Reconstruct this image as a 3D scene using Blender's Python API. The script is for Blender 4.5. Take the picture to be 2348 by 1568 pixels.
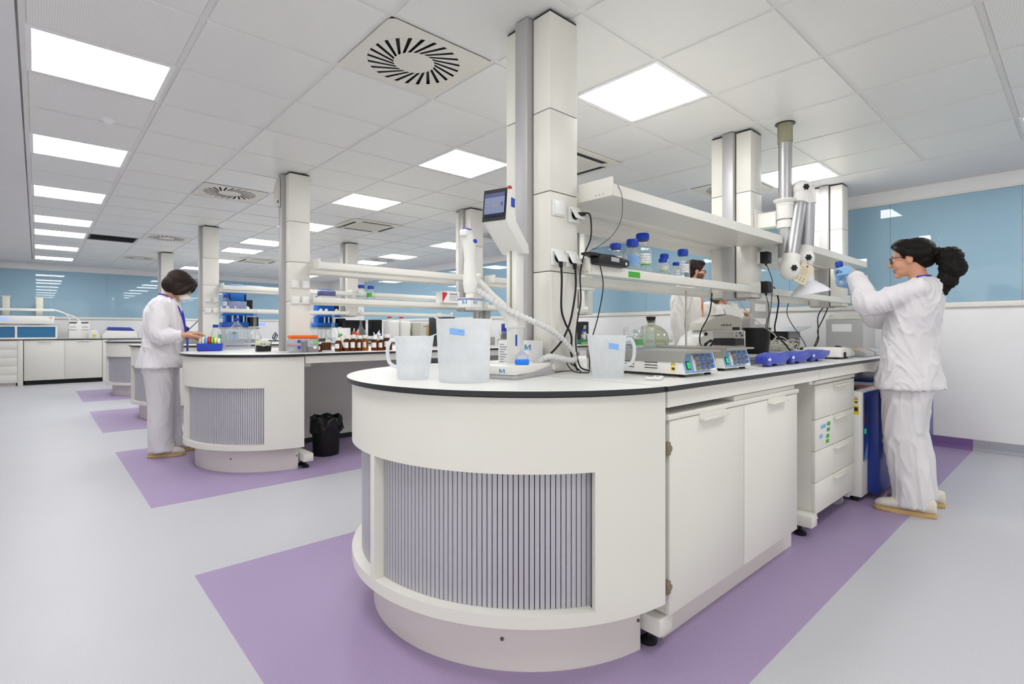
import bpy, bmesh, math, random
from mathutils import Vector, Matrix, Euler
random.seed(7)
PI = math.pi
for o in list(bpy.data.objects):
    bpy.data.objects.remove(o, do_unlink=True)
scene = bpy.context.scene
COL = scene.collection

# ---------------------------------------------------------------- camera, world, exposure
cam_d = bpy.data.cameras.new('camera'); cam = bpy.data.objects.new('camera', cam_d); COL.objects.link(cam)
cam.location = (0, 0, 1.085)
cam.rotation_euler = (math.radians(90), 0, math.radians(47.754 - 90))
cam_d.sensor_width = 36.0
cam_d.lens = 1199.69 / 2348 * 36.0
cam_d.shift_y = (757.36 - 784) / 2348
cam_d.clip_start = 0.05
scene.camera = cam

world = bpy.data.worlds.new('world'); scene.world = world; world.use_nodes = True
bg = world.node_tree.nodes['Background']
bg.inputs[0].default_value = (1.0, 0.985, 0.955, 1); bg.inputs[1].default_value = 0.82
scene.view_settings.view_transform = 'Standard'; scene.view_settings.look = 'None'
scene.view_settings.exposure = 0.72; scene.view_settings.gamma = 1.0
scene.view_settings.use_curve_mapping = False
LAMP_EMIT = 10.0

# ---------------------------------------------------------------- materials
def lin(c):
    r = []
    for v in c:
        v /= 255.0
        r.append(v / 12.92 if v <= 0.04045 else ((v + 0.055) / 1.055) ** 2.4)
    return (r[0], r[1], r[2], 1.0)

def mat(name, rgb, rough=0.5, metal=0.0, spec=0.5, trans=0.0, alpha=1.0, emit=0.0, bump=0.0, bscale=60, vary=0.03, vscale=3.0, ior=1.45, sss=0.0):
    m = bpy.data.materials.new(name); m.use_nodes = True
    nt = m.node_tree; b = nt.nodes['Principled BSDF']
    c = lin(rgb)
    b.inputs['Roughness'].default_value = rough; b.inputs['Metallic'].default_value = metal
    b.inputs['Specular IOR Level'].default_value = spec
    b.inputs['Transmission Weight'].default_value = trans; b.inputs['Alpha'].default_value = alpha
    b.inputs['IOR'].default_value = ior
    if sss: 
        b.inputs['Subsurface Weight'].default_value = sss; b.inputs['Subsurface Radius'].default_value = (0.02, 0.008, 0.004)
    tc = nt.nodes.new('ShaderNodeTexCoord')
    if vary > 0:
        n = nt.nodes.new('ShaderNodeTexNoise'); n.inputs['Scale'].default_value = vscale; n.inputs['Detail'].default_value = 3
        nt.links.new(tc.outputs['Object'], n.inputs['Vector'])
        mx = nt.nodes.new('ShaderNodeMix'); mx.data_type = 'RGBA'
        mx.inputs[6].default_value = tuple(min(1, v * (1 - vary)) for v in c[:3]) + (1,)
        mx.inputs[7].default_value = tuple(min(1, v * (1 + vary)) for v in c[:3]) + (1,)
        nt.links.new(n.outputs['Fac'], mx.inputs[0]); nt.links.new(mx.outputs[2], b.inputs['Base Color'])
    else:
        b.inputs['Base Color'].default_value = c
    if bump > 0:
        n2 = nt.nodes.new('ShaderNodeTexNoise'); n2.inputs['Scale'].default_value = bscale; n2.inputs['Detail'].default_value = 4
        nt.links.new(tc.outputs['Object'], n2.inputs['Vector'])
        bp = nt.nodes.new('ShaderNodeBump'); bp.inputs['Strength'].default_value = bump; bp.inputs['Distance'].default_value = 0.01
        nt.links.new(n2.outputs['Fac'], bp.inputs['Height']); nt.links.new(bp.outputs['Normal'], b.inputs['Normal'])
    if emit > 0:
        b.inputs['Emission Color'].default_value = c; b.inputs['Emission Strength'].default_value = emit
    return m

M = {}
M['white'] = mat('furniture_white', (226, 224, 216), 0.35, spec=0.4)
M['plinth'] = mat('plinth_white', (218, 212, 208), 0.45, spec=0.3)
M['top'] = mat('worktop_white', (228, 228, 224), 0.35, spec=0.45)
M['edge'] = mat('worktop_black_core', (38, 38, 42), 0.4)
M['ventplate'] = mat('vent_plate', (224, 221, 212), 0.5)
M['wall'] = mat('wall_paint', (236, 235, 235), 0.6, spec=0.2)
M['ceilpaint'] = mat('ceiling_paint', (226, 225, 226), 0.7, spec=0.1)
M['alu'] = mat('brushed_aluminium', (176, 176, 178), 0.38, metal=0.75, vary=0.05, vscale=20)
M['alupanel'] = mat('anodised_profile', (182, 181, 181), 0.45, metal=0.35)
M['slat'] = mat('shutter_slat', (188, 186, 194), 0.42, metal=0.35)
M['dark'] = mat('dark_gap', (40, 40, 46), 0.7)
M['black'] = mat('black_plastic', (22, 22, 24), 0.45)
M['rubber'] = mat('black_rubber', (14, 14, 15), 0.6)
M['steel'] = mat('stainless_steel', (178, 175, 168), 0.28, metal=0.9, vary=0.05, vscale=12)
M['chrome'] = mat('chrome', (200, 200, 204), 0.15, metal=1.0)
M['socket'] = mat('socket_white', (236, 236, 233), 0.25)
M['bluecap'] = mat('blue_cap_plastic', (20, 66, 182), 0.35)
M['bluebin'] = mat('blue_plastic', (24, 62, 190), 0.35)
M['bluedev'] = mat('blue_device', (58, 74, 178), 0.35)
M['bluepanel'] = mat('pale_blue_panel', (130, 166, 205), 0.3)
M['robot'] = mat('robot_blue', (18, 110, 205), 0.35)
M['oven'] = mat('oven_blue', (44, 66, 150), 0.3)
M['green'] = mat('green_tape', (70, 170, 60), 0.6)
M['btape'] = mat('blue_tape', (130, 180, 235), 0.6)
M['yellow'] = mat('warning_yellow', (240, 205, 30), 0.5)
M['red'] = mat('red_plastic', (200, 40, 38), 0.4)
M['orange'] = mat('orange_plastic', (255, 105, 20), 0.35)
M['paper'] = mat('paper', (236, 236, 236), 0.7)
M['card'] = mat('cardboard', (178, 142, 98), 0.8)
M['ivory'] = mat('ivory_plastic', (224, 222, 208), 0.4)
M['device'] = mat('device_white', (232, 231, 226), 0.35)
M['greydev'] = mat('device_grey', (178, 178, 178), 0.45)
M['darkgrey'] = mat('device_dark_grey', (88, 88, 92), 0.45)
M['beige'] = mat('device_beige', (205, 203, 192), 0.45)
M['pp'] = mat('translucent_polypropylene', (226, 231, 236), 0.35, trans=0.55, alpha=0.9, ior=1.15)
M['lilac'] = mat('lilac_plastic', (120, 110, 190), 0.4)
M['ink'] = mat('print_black', (45, 45, 48), 0.6)
M['inkgrey'] = mat('print_grey', (130, 132, 140), 0.6)
M['logo'] = mat('logo_blue', (70, 150, 205), 0.5)
M['screen'] = mat('screen_glass', (28, 34, 62), 0.15, emit=0.0)
M['knobgrey'] = mat('knob_grey', (150, 147, 146), 0.4)
M['cream'] = mat('cream_adapter', (150, 148, 122), 0.5)
M['tube'] = mat('white_hose', (236, 236, 236), 0.35, trans=0.2, ior=1.2)
M['lampframe'] = mat('lamp_frame', (235, 235, 235), 0.5)
M['diff'] = mat('lamp_diffuser', (255, 255, 255), 0.5, emit=LAMP_EMIT, vary=0)

def glass_mat(name, rgb, a=0.25, rough=0.03):
    # thin glass: mostly see-through, with fresnel reflection and a faint tint
    m = bpy.data.materials.new(name); m.use_nodes = True; nt = m.node_tree
    for n in list(nt.nodes): nt.nodes.remove(n)
    out = nt.nodes.new('ShaderNodeOutputMaterial')
    tr = nt.nodes.new('ShaderNodeBsdfTransparent'); tr.inputs[0].default_value = lin(rgb)
    gl = nt.nodes.new('ShaderNodeBsdfGlossy'); gl.inputs['Roughness'].default_value = rough
    di = nt.nodes.new('ShaderNodeBsdfDiffuse'); di.inputs[0].default_value = lin(rgb)
    lw = nt.nodes.new('ShaderNodeLayerWeight'); lw.inputs[0].default_value = 0.22
    noise = nt.nodes.new('ShaderNodeTexNoise'); noise.inputs['Scale'].default_value = 9
    mm = nt.nodes.new('ShaderNodeMath'); mm.operation = 'MULTIPLY_ADD'
    mm.inputs[1].default_value = 0.10; mm.inputs[2].default_value = a * 0.4 - 0.05
    nt.links.new(noise.outputs['Fac'], mm.inputs[0])
    m1 = nt.nodes.new('ShaderNodeMixShader'); m2 = nt.nodes.new('ShaderNodeMixShader')
    nt.links.new(mm.outputs[0], m1.inputs[0]); nt.links.new(tr.outputs[0], m1.inputs[1]); nt.links.new(di.outputs[0], m1.inputs[2])
    fm = nt.nodes.new('ShaderNodeMath'); fm.operation = 'MULTIPLY_ADD'; fm.inputs[1].default_value = 0.45; fm.inputs[2].default_value = 0.02
    nt.links.new(lw.outputs['Fresnel'], fm.inputs[0]); nt.links.new(fm.outputs[0], m2.inputs[0]); nt.links.new(m1.outputs[0], m2.inputs[1]); nt.links.new(gl.outputs[0], m2.inputs[2])
    nt.links.new(m2.outputs[0], out.inputs[0])
    return m
M['glass'] = glass_mat('clear_glass', (252, 253, 252), 0.17)
M['glassgreen'] = glass_mat('thick_glass', (226, 230, 212), 0.35)
M['clearplastic'] = glass_mat('clear_plastic', (240, 242, 246), 0.55, 0.15)
M['amberglass'] = glass_mat('amber_glass_thin', (120, 66, 20), 0.6)
M['water'] = glass_mat('clear_liquid', (242, 248, 251), 0.22)
M['smoke'] = glass_mat('smoked_blue_cover', (30, 110, 150), 0.9)
M['amber'] = glass_mat('amber_glass', (148, 82, 24), 0.5)
M['amberlight'] = glass_mat('amber_glass_light', (200, 140, 50), 0.5)
M['tubebrown'] = mat('brown_tube', (98, 56, 34), 0.3)
M['bluewin'] = mat('deep_teal_window', (14, 104, 152), 0.12)

def floor_mat(name, rgb, speck):
    m = bpy.data.materials.new(name); m.use_nodes = True; nt = m.node_tree; b = nt.nodes['Principled BSDF']
    tc = nt.nodes.new('ShaderNodeTexCoord')
    n = nt.nodes.new('ShaderNodeTexNoise'); n.inputs['Scale'].default_value = 260; n.inputs['Detail'].default_value = 2
    nt.links.new(tc.outputs['Object'], n.inputs['Vector'])
    cr = nt.nodes.new('ShaderNodeValToRGB'); e = cr.color_ramp
    c = lin(rgb)
    e.elements[0].position = 0.3; e.elements[0].color = tuple(v * (1 - speck) for v in c[:3]) + (1,)
    e.elements[1].position = 0.72; e.elements[1].color = tuple(min(1, v * (1 + speck)) for v in c[:3]) + (1,)
    nt.links.new(n.outputs['Fac'], cr.inputs[0]); nt.links.new(cr.outputs[0], b.inputs['Base Color'])
    n2 = nt.nodes.new('ShaderNodeTexNoise'); n2.inputs['Scale'].default_value = 2.2; n2.inputs['Detail'].default_value = 4
    nt.links.new(tc.outputs['Object'], n2.inputs['Vector'])
    mr = nt.nodes.new('ShaderNodeMapRange'); mr.inputs[3].default_value = 0.36; mr.inputs[4].default_value = 0.5
    nt.links.new(n2.outputs['Fac'], mr.inputs[0]); nt.links.new(mr.outputs[0], b.inputs['Roughness'])
    b.inputs['Specular IOR Level'].default_value = 0.35
    return m
M['fgrey'] = floor_mat('vinyl_grey', (192, 192, 197), 0.10)
M['fpurp'] = floor_mat('vinyl_purple', (164, 146, 181), 0.13)
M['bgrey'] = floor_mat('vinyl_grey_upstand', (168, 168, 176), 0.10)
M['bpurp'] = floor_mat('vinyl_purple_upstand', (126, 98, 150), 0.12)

def blueglass_mat():
    m = mat('blue_back_painted_glass', (150, 182, 200), 0.012, spec=0.6, vary=0.02)
    return m
M['bglass'] = blueglass_mat()

def tile_mat():
    # perforated metal tile: rows of tiny dots in object space
    m = bpy.data.materials.new('perforated_tile'); m.use_nodes = True; nt = m.node_tree; b = nt.nodes['Principled BSDF']
    tc = nt.nodes.new('ShaderNodeTexCoord')
    mp = nt.nodes.new('ShaderNodeVectorMath'); mp.operation = 'MULTIPLY'; mp.inputs[1].default_value = (110, 110, 0)
    nt.links.new(tc.outputs['Object'], mp.inputs[0])
    fr = nt.nodes.new('ShaderNodeVectorMath'); fr.operation = 'FRACTION'; nt.links.new(mp.outputs[0], fr.inputs[0])
    sb = nt.nodes.new('ShaderNodeVectorMath'); sb.operation = 'SUBTRACT'; sb.inputs[1].default_value = (0.5, 0.5, 0)
    nt.links.new(fr.outputs[0], sb.inputs[0])
    ln = nt.nodes.new('ShaderNodeVectorMath'); ln.operation = 'LENGTH'; nt.links.new(sb.outputs[0], ln.inputs[0])
    cr = nt.nodes.new('ShaderNodeValToRGB'); e = cr.color_ramp
    e.elements[0].position = 0.2; e.elements[0].color = lin((208, 208, 205)); e.elements[1].position = 0.3; e.elements[1].color = lin((234, 233, 229))
    nt.links.new(ln.outputs['Value'], cr.inputs[0]); nt.links.new(cr.outputs[0], b.inputs['Base Color'])
    b.inputs['Roughness'].default_value = 0.36; b.inputs['Specular IOR Level'].default_value = 0.4
    return m
M['tile'] = tile_mat()
M['grid'] = mat('ceiling_grid', (226, 225, 222), 0.5)

# ---------------------------------------------------------------- geometry helpers
class G:
    """collects shapes into one bmesh; each shape carries a material slot"""
    def __init__(self): self.bm = bmesh.new(); self.mats = []
    def slot(self, m):
        if m not in self.mats: self.mats.append(m)
        return self.mats.index(m)
    def _mark(self, faces, m):
        s = self.slot(m)
        for f in faces: f.material_index = s
    def box(self, a, b, m, bev=0.0, seg=2, rot=None, piv=None):
        x0, x1 = sorted((a[0], b[0])); y0, y1 = sorted((a[1], b[1])); z0, z1 = sorted((a[2], b[2]))
        v = [self.bm.verts.new(p) for p in ((x0,y0,z0),(x1,y0,z0),(x1,y1,z0),(x0,y1,z0),(x0,y0,z1),(x1,y0,z1),(x1,y1,z1),(x0,y1,z1))]
        fs = [self.bm.faces.new([v[i] for i in q]) for q in ((0,3,2,1),(4,5,6,7),(0,1,5,4),(1,2,6,5),(2,3,7,6),(3,0,4,7))]
        self._mark(fs, m)
        if rot is not None:
            c = Vector(piv) if piv is not None else Vector(((x0+x1)/2,(y0+y1)/2,(z0+z1)/2))
            R = Euler(rot).to_matrix()
            for q in v: q.co = R @ (q.co - c) + c
        if bev > 0:
            bev = min(bev, 0.49*min(x1-x0, y1-y0, z1-z0))
            es = list({e for f in fs for e in f.edges})
            r = bmesh.ops.bevel(self.bm, geom=es, offset=bev, segments=seg, affect='EDGES', profile=0.5)
            self._mark(r['faces'], m)
        return self
    def lathe(self, prof, m, c=(0,0,0), seg=24, axis=None, arc=2*PI, close=True):
        """prof = [(r, h)...] about an axis through c (default +Z)"""
        c = Vector(c)
        A = Vector(axis).normalized() if axis is not None else Vector((0,0,1))
        q = Vector((0,0,1)).rotation_difference(A)
        rings = []
        for r, hh in prof:
            if r < 1e-6: rings.append([self.bm.verts.new(c + q @ Vector((0,0,hh)))])
            else: rings.append([self.bm.verts.new(c + q @ Vector((r*math.cos(2*PI*i/seg), r*math.sin(2*PI*i/seg), hh))) for i in range(seg)])
        fs = []
        for a, b in zip(rings[:-1], rings[1:]):
            for i in range(seg):
                j = (i+1) % seg
                if len(a) == 1 and len(b) == 1: continue
                if len(a) == 1: fs.append(self.bm.faces.new((a[0], b[i], b[j])))
                elif len(b) == 1: fs.append(self.bm.faces.new((a[j], a[i], b[0])))
                else: fs.append(self.bm.faces.new((a[i], a[j], b[j], b[i])))
        self._mark(fs, m); return self
    def cyl(self, p0, p1, r0, m, r1=None, seg=20):
        p0 = Vector(p0); p1 = Vector(p1); L = (p1-p0).length; r1 = r0 if r1 is None else r1
        return self.lathe([(0,0),(r0,0),(r1,L),(0,L)], m, p0, seg, p1-p0)
    def sph(self, c, r, m, seg=20, rings=12, rot=None):
        r = (r,r,r) if not hasattr(r, '__len__') else r
        R = Euler(rot).to_matrix() if rot is not None else Matrix.Identity(3)
        vs0 = len(self.bm.verts)
        prof = [(math.sin(PI*i/rings), -math.cos(PI*i/rings)) for i in range(rings+1)]
        prof[0] = (0,-1); prof[-1] = (0,1)
        self.lathe(prof, m, (0,0,0), seg)
        self.bm.verts.ensure_lookup_table()
        for v in self.bm.verts[vs0:]:
            v.co = R @ Vector((v.co.x*r[0], v.co.y*r[1], v.co.z*r[2])) + Vector(c)
        return self
    def tube(self, pts, r, m, seg=8, smooth=0, radii=None, cap=True):
        P = [Vector(p) for p in pts]
        if smooth: P, radii = spline(P, smooth, radii)
        n = len(P); rings = []
        T = []
        for i in range(n):
            a = P[max(0,i-1)]; b = P[min(n-1,i+1)]; d = (b-a)
            T.append(d.normalized() if d.length > 1e-9 else Vector((0,0,1)))
        up = Vector((0,0,1)) if abs(T[0].z) < 0.9 else Vector((1,0,0))
        N = (up - T[0]*up.dot(T[0])).normalized()
        for i in range(n):
            if i: N = (N - T[i]*N.dot(T[i])); N = N.normalized() if N.length > 1e-6 else Vector((1,0,0))
            B = T[i].cross(N); rr = radii[i] if radii else r
            rings.append([self.bm.verts.new(P[i] + (N*math.cos(2*PI*k/seg) + B*math.sin(2*PI*k/seg))*rr) for k in range(seg)])
        fs = []
        for a, b in zip(rings[:-1], rings[1:]):
            for k in range(seg):
                j = (k+1) % seg; fs.append(self.bm.faces.new((a[k], a[j], b[j], b[k])))
        if cap:
            fs.append(self.bm.faces.new(rings[0][::-1])); fs.append(self.bm.faces.new(rings[-1]))
        self._mark(fs, m); return self
    def prism(self, poly, m, z0, z1, plane='xy', side=None, bev=0.0):
        """extrude a 2D polygon (ccw); plane xy: along z, xz: along y, yz: along x"""
        def to3(p, h):
            if plane == 'xy': return (p[0], p[1], h)
            if plane == 'xz': return (p[0], h, p[1])
            return (h, p[0], p[1])
        a = [self.bm.verts.new(to3(p, z0)) for p in poly]; b = [self.bm.verts.new(to3(p, z1)) for p in poly]
        f0 = self.bm.faces.new(a[::-1]); f1 = self.bm.faces.new(b)
        fs = []
        for i in range(len(poly)):
            j = (i+1) % len(poly); fs.append(self.bm.faces.new((a[i], a[j], b[j], b[i])))
        self._mark([f0, f1], m); self._mark(fs, side if side is not None else m)
        if bev > 0:
            es = list({e for f in [f0, f1] + fs for e in f.edges})
            r = bmesh.ops.bevel(self.bm, geom=es, offset=bev, segments=2, affect='EDGES', profile=0.5)
            self._mark(r['faces'], m)
        return self
    def quad(self, pts, m):
        v = [self.bm.verts.new(p) for p in pts]; self._mark([self.bm.faces.new(v)], m); return self
    def xform(self, fn, start=0):
        self.bm.verts.ensure_lookup_table()
        for v in self.bm.verts[start:]: v.co = Vector(fn(v.co))
        return self
    def count(self): return len(self.bm.verts)
    def obj(self, name, parent=None, loc=(0,0,0), rotz=0.0, smooth=True, ang=38):
        bmesh.ops.recalc_face_normals(self.bm, faces=self.bm.faces[:])
        me = bpy.data.meshes.new(name); self.bm.to_mesh(me); self.bm.free()
        for m in self.mats: me.materials.append(M[m] if isinstance(m, str) else m)
        if smooth:
            for p in me.polygons: p.use_smooth = True
            me.set_sharp_from_angle(angle=math.radians(ang))
        o = bpy.data.objects.new(name, me); COL.objects.link(o)
        o.location = loc; o.rotation_euler = (0,0,rotz)
        if parent is not None: o.parent = parent
        return o

def spline(P, n, radii=None):
    out = []; ro = []
    for i in range(len(P)-1):
        p0 = P[max(0,i-1)]; p1 = P[i]; p2 = P[i+1]; p3 = P[min(len(P)-1,i+2)]
        for k in range(n):
            t = k/n
            out.append(0.5*((2*p1)+(p2-p0)*t+(2*p0-5*p1+4*p2-p3)*t*t+(3*p1-p0-3*p2+p3)*t*t*t))
            if radii: ro.append(radii[i]*(1-t)+radii[i+1]*t)
    out.append(P[-1]); 
    if radii: ro.append(radii[-1])
    return out, (ro if radii else None)

def thing(name, label, cat, loc=(0,0,0), rotz=0.0, group=None):
    o = bpy.data.objects.new(name, None); COL.objects.link(o); o.empty_display_size = 0.1
    o.location = loc; o.rotation_euler = (0,0,rotz); tag(o, label, cat, group); return o
def tag(o, label, cat, group=None):
    o['label'] = label; o['category'] = cat
    if group: o['group'] = group
    return o
def struct(o): o['kind'] = 'structure'; return o
def dup(root, loc, rotz=None, label=None, group=None, scale=None):
    def cp(o, par):
        c = o.copy(); COL.objects.link(c)
        if par is not None: c.parent = par
        for ch in list(o.children): cp(ch, c)
        return c
    r = cp(root, None); r.location = loc
    if rotz is not None: r.rotation_euler = (0,0,rotz)
    if scale is not None: r.scale = (scale,)*3 if not hasattr(scale,'__len__') else scale
    if label: r['label'] = label
    if group: r['group'] = group
    return r
def arc(cx, cy, r, a0, a1, n):
    return [(cx + r*math.cos(math.radians(a0+(a1-a0)*i/n)), cy + r*math.sin(math.radians(a0+(a1-a0)*i/n))) for i in range(n+1)]
M['bluering'] = mat('bright_blue_ring', (15, 125, 235), 0.35)
M['ui'] = mat('screen_interface', (112, 122, 152), 0.25, emit=0.1)
M['uitop'] = mat('screen_header', (66, 72, 112), 0.25, emit=0.12)
M['greenlit'] = mat('lit_green_switch', (30, 190, 110), 0.3, emit=0.3)
M['bluecapp'] = mat('knob_cap_blue', (45, 100, 185), 0.4)
M['orangekey'] = mat('orange_keypad', (245, 160, 60), 0.5)
M['hoodw'] = mat('hood_white', (238, 238, 246), 0.3)
M['tagpaper'] = mat('cream_card', (222, 210, 180), 0.7)
M['hinge'] = mat('bronze_hinge', (140, 128, 108), 0.4, metal=0.3)
M['ovenled'] = mat('oven_display', (90, 50, 50), 0.3)
M['pinkpaper'] = mat('pink_folder', (215, 140, 150), 0.6)
M['creamcap'] = mat('cream_plastic', (226, 222, 190), 0.5)
M['berry'] = mat('dark_beads', (92, 58, 84), 0.4, bump=1.0, bscale=90, vary=0.4, vscale=80)
M['brown'] = mat('brown_granules', (120, 78, 58), 0.5, bump=1.0, bscale=120, vary=0.3, vscale=90)
M['greenb'] = mat('bright_green', (110, 200, 50), 0.5)
M['greenb2'] = mat('green_carton', (20, 120, 85), 0.5)
M['ambery'] = mat('ochre_stripe', (200, 165, 60), 0.5)
M['yellowp'] = mat('pale_yellow_tape', (235, 230, 110), 0.5)
M['tealgrip'] = mat('teal_grip', (20, 78, 92), 0.4)
M['bag'] = mat('black_bin_bag', (18, 18, 19), 0.3, bump=0.6, bscale=30)
M['lilacclear'] = glass_mat('lilac_clear_lid', (150, 150, 205), 0.9, 0.1)
M['lilacdark'] = mat('dark_purple', (58, 40, 90), 0.4)
M['screenlit'] = mat('lit_screen', (150, 175, 235), 0.3, emit=0.4)
def milky(name, rgb, a):
    m = bpy.data.materials.new(name); m.use_nodes = True; nt = m.node_tree
    for n in list(nt.nodes): nt.nodes.remove(n)
    out = nt.nodes.new('ShaderNodeOutputMaterial')
    c = lin(rgb)
    di = nt.nodes.new('ShaderNodeBsdfDiffuse'); di.inputs[0].default_value = c
    tl = nt.nodes.new('ShaderNodeBsdfTranslucent'); tl.inputs[0].default_value = c
    tr = nt.nodes.new('ShaderNodeBsdfTransparent'); tr.inputs[0].default_value = (0.97,0.98,0.99,1)
    gl = nt.nodes.new('ShaderNodeBsdfGlossy'); gl.inputs['Roughness'].default_value = 0.25
    noise = nt.nodes.new('ShaderNodeTexNoise'); noise.inputs['Scale'].default_value = 6
    ma = nt.nodes.new('ShaderNodeMath'); ma.operation = 'MULTIPLY_ADD'; ma.inputs[1].default_value = 0.14; ma.inputs[2].default_value = a-0.07
    nt.links.new(noise.outputs['Fac'], ma.inputs[0])
    m1 = nt.nodes.new('ShaderNodeMixShader'); m1.inputs[0].default_value = 0.5
    m2 = nt.nodes.new('ShaderNodeMixShader'); m3 = nt.nodes.new('ShaderNodeMixShader'); m3.inputs[0].default_value = 0.05
    nt.links.new(di.outputs[0], m1.inputs[1]); nt.links.new(tl.outputs[0], m1.inputs[2])
    nt.links.new(ma.outputs[0], m2.inputs[0]); nt.links.new(m1.outputs[0], m2.inputs[1]); nt.links.new(tr.outputs[0], m2.inputs[2])
    nt.links.new(m2.outputs[0], m3.inputs[1]); nt.links.new(gl.outputs[0], m3.inputs[2])
    nt.links.new(m3.outputs[0], out.inputs[0])
    return m
M['pp'] = milky('translucent_polypropylene', (240, 243, 246), 0.27)
scene.cycles.transparent_max_bounces = 32
M['skin'] = mat('skin', (206, 152, 122), 0.5, sss=0.06, vary=0.05, vscale=18)
M['lip'] = mat('lips', (186, 118, 102), 0.4)
M['hairblack'] = mat('black_hair', (16, 11, 10), 0.5, spec=0.25, bump=0.6, bscale=140)
M['hairbrown'] = mat('dark_brown_hair', (36, 24, 20), 0.5, spec=0.25, bump=0.6, bscale=140)
M['hairbrown2'] = mat('brown_hair', (88, 60, 44), 0.45, bump=0.6, bscale=140)
M['cloth'] = mat('white_cotton', (222, 219, 222), 0.85, spec=0.15, bump=0.25, bscale=22)
M['coat'] = mat('cream_white_coat', (220, 217, 211), 0.85, spec=0.15, bump=0.25, bscale=22)
M['glove'] = mat('blue_nitrile', (138, 184, 228), 0.4, bump=0.25, bscale=60)
M['maskw'] = mat('mask_white', (236, 236, 234), 0.8)
M['eyewhite'] = mat('eye_white', (228, 224, 218), 0.25)
M['iris'] = mat('iris_dark', (40, 26, 18), 0.2)
M['sole'] = mat('tan_sole', (200, 168, 112), 0.6)
M['shoeleather'] = mat('white_shoe_leather', (216, 210, 198), 0.5, bump=0.2, bscale=30)
M['lanyardblue'] = mat('blue_lanyard', (44, 30, 180), 0.5)
M['bluebadge'] = mat('blue_badge', (28, 64, 170), 0.35)
M['lanyardorange'] = mat('orange_lanyard', (236, 122, 28), 0.5)
M['trouserdark'] = mat('grey_trousers', (110, 112, 120), 0.8)
M['hairtie'] = mat('hair_tie', (70, 60, 30), 0.5)
M['beard'] = mat('trimmed_beard', (98, 70, 56), 0.6, bump=0.5, bscale=120)
# ---------------------------------------------------------------- the room
CEIL = 2.472; XW = 6.28; YW = 14.70; XL = -2.6; YB = -4.0
GX0, GY0, PX, PY = 1.751, 1.480, 0.6, 0.583
PURP = [(0.70, 2.66), (3.84, 5.83), (7.00, 8.97), (10.20, 12.20)]
# floor: grey vinyl with inlaid purple fields under each island
g = G(); ys = [YB]
for a, b in PURP: ys += [a, b]
ys.append(YW)
for k in range(len(ys)-1):
    a, b = ys[k], ys[k+1]
    g.quad([(XL,a,0),(0.516,a,0),(0.516,b,0),(XL,b,0)], 'fgrey')
    g.quad([(0.516,a,0),(XW,a,0),(XW,b,0),(0.516,b,0)], 'fpurp' if k % 2 else 'fgrey')
struct(g.obj('floor', smooth=False))
g = G()
g.box((XW,YB,0),(XW+0.12,YW,2.6),'wall')
wr = struct(g.obj('wall_right', smooth=False))
g = G(); g.box((XL-0.12,YW,0),(XW+0.12,YW+0.12,2.6),'wall'); wf = struct(g.obj('wall_far', smooth=False))

g = G(); g.box((XL-0.12,2.4,0),(XL,YW,2.6),'wall'); struct(g.obj('wall_left_unseen', smooth=False))  # out of view; added and cut short to tune light on the left floor
# blue glass lining, one pane after another
y = 12.60
while y > -3.9:
    a = max(y-0.94, -3.98)
    G().box((XW-0.008,a+0.0015,1.347),(XW-0.0005,y-0.0015,2.335),'bglass').obj('glass_panel', wr, smooth=False); y -= 0.94
x = XL
while x < 4.9:
    b = min(x+0.94, 5.0)
    G().box((x+0.0015,YW-0.008,1.375),(b-0.0015,YW-0.0005,2.345),'bglass').obj('glass_panel', wf, smooth=False); x += 0.94
struct(G().box((XW-0.022,YB,1.298),(XW-0.0005,YW-0.03,1.345),'white',0.004).obj('trim_1'))
struct(G().box((XW-0.012,YB,2.337),(XW-0.0005,12.62,2.352),'white',0.002).obj('trim_2'))
struct(G().box((XL,YW-0.022,1.325),(XW-0.03,YW-0.0005,1.373),'white',0.004).obj('trim_3'))
g = G(); 
for k in range(len(ys)-1):
    m = 'bpurp' if k % 2 else 'bgrey'
    g.box((XW-0.006,ys[k],0.0),(XW-0.0004,ys[k+1],0.098),m)
    g.prism([(XW-0.03,0.0005),(XW-0.006,0.0005),(XW-0.006,0.024),(XW-0.013,0.008)], m, ys[k], ys[k+1], 'xz')
struct(g.obj('baseboard_right', smooth=False))
struct(G().box((XL,YW-0.006,0),(XW-0.006,YW-0.0004,0.098),'bgrey').obj('baseboard_far', smooth=False))

# ceiling: lay-in tiles, plasterboard margins
lamp_cells = [(i,j) for i in (-3,1,5) for j in (-3,0,3,6,9,12,14,17,20)]
vent_cells = [(-1,1),(-1,7),(-1,13),(-1,18),(5,1),(5,7),(5,13)]
ac_cells = [(2,2),(2,8),(2,16)]
hole_cells = [(-2,14)]
skip = set(lamp_cells+vent_cells+hole_cells)
g = G()
def cell(i,j): return GX0+PX*i, GY0+PY*j
for i in range(-5,6):
    for j in range(-9,21):
        if i < -3 and j >= 2: continue
        if (i,j) in skip: continue
        x, y = cell(i,j); e = 0.016; e2 = 0.013; zt = CEIL+0.009
        a = [(x+e,y+e,CEIL),(x+e,y+PY-e,CEIL),(x+PX-e,y+PY-e,CEIL),(x+PX-e,y+e,CEIL)]
        b = [(x+e2,y+e2,zt),(x+e2,y+PY-e2,zt),(x+PX-e2,y+PY-e2,zt),(x+PX-e2,y+e2,zt)]
        g.quad(a,'tile')
        for k in range(4): g.quad([a[k],b[k],b[(k+1)%4],a[(k+1)%4]],'grid')
x0, _ = cell(-5,0); x1, _ = cell(6,0); xm, _ = cell(-3,0); _, ya = cell(0,-9); _, y2 = cell(0,2); _, y1 = cell(0,21)
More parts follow.
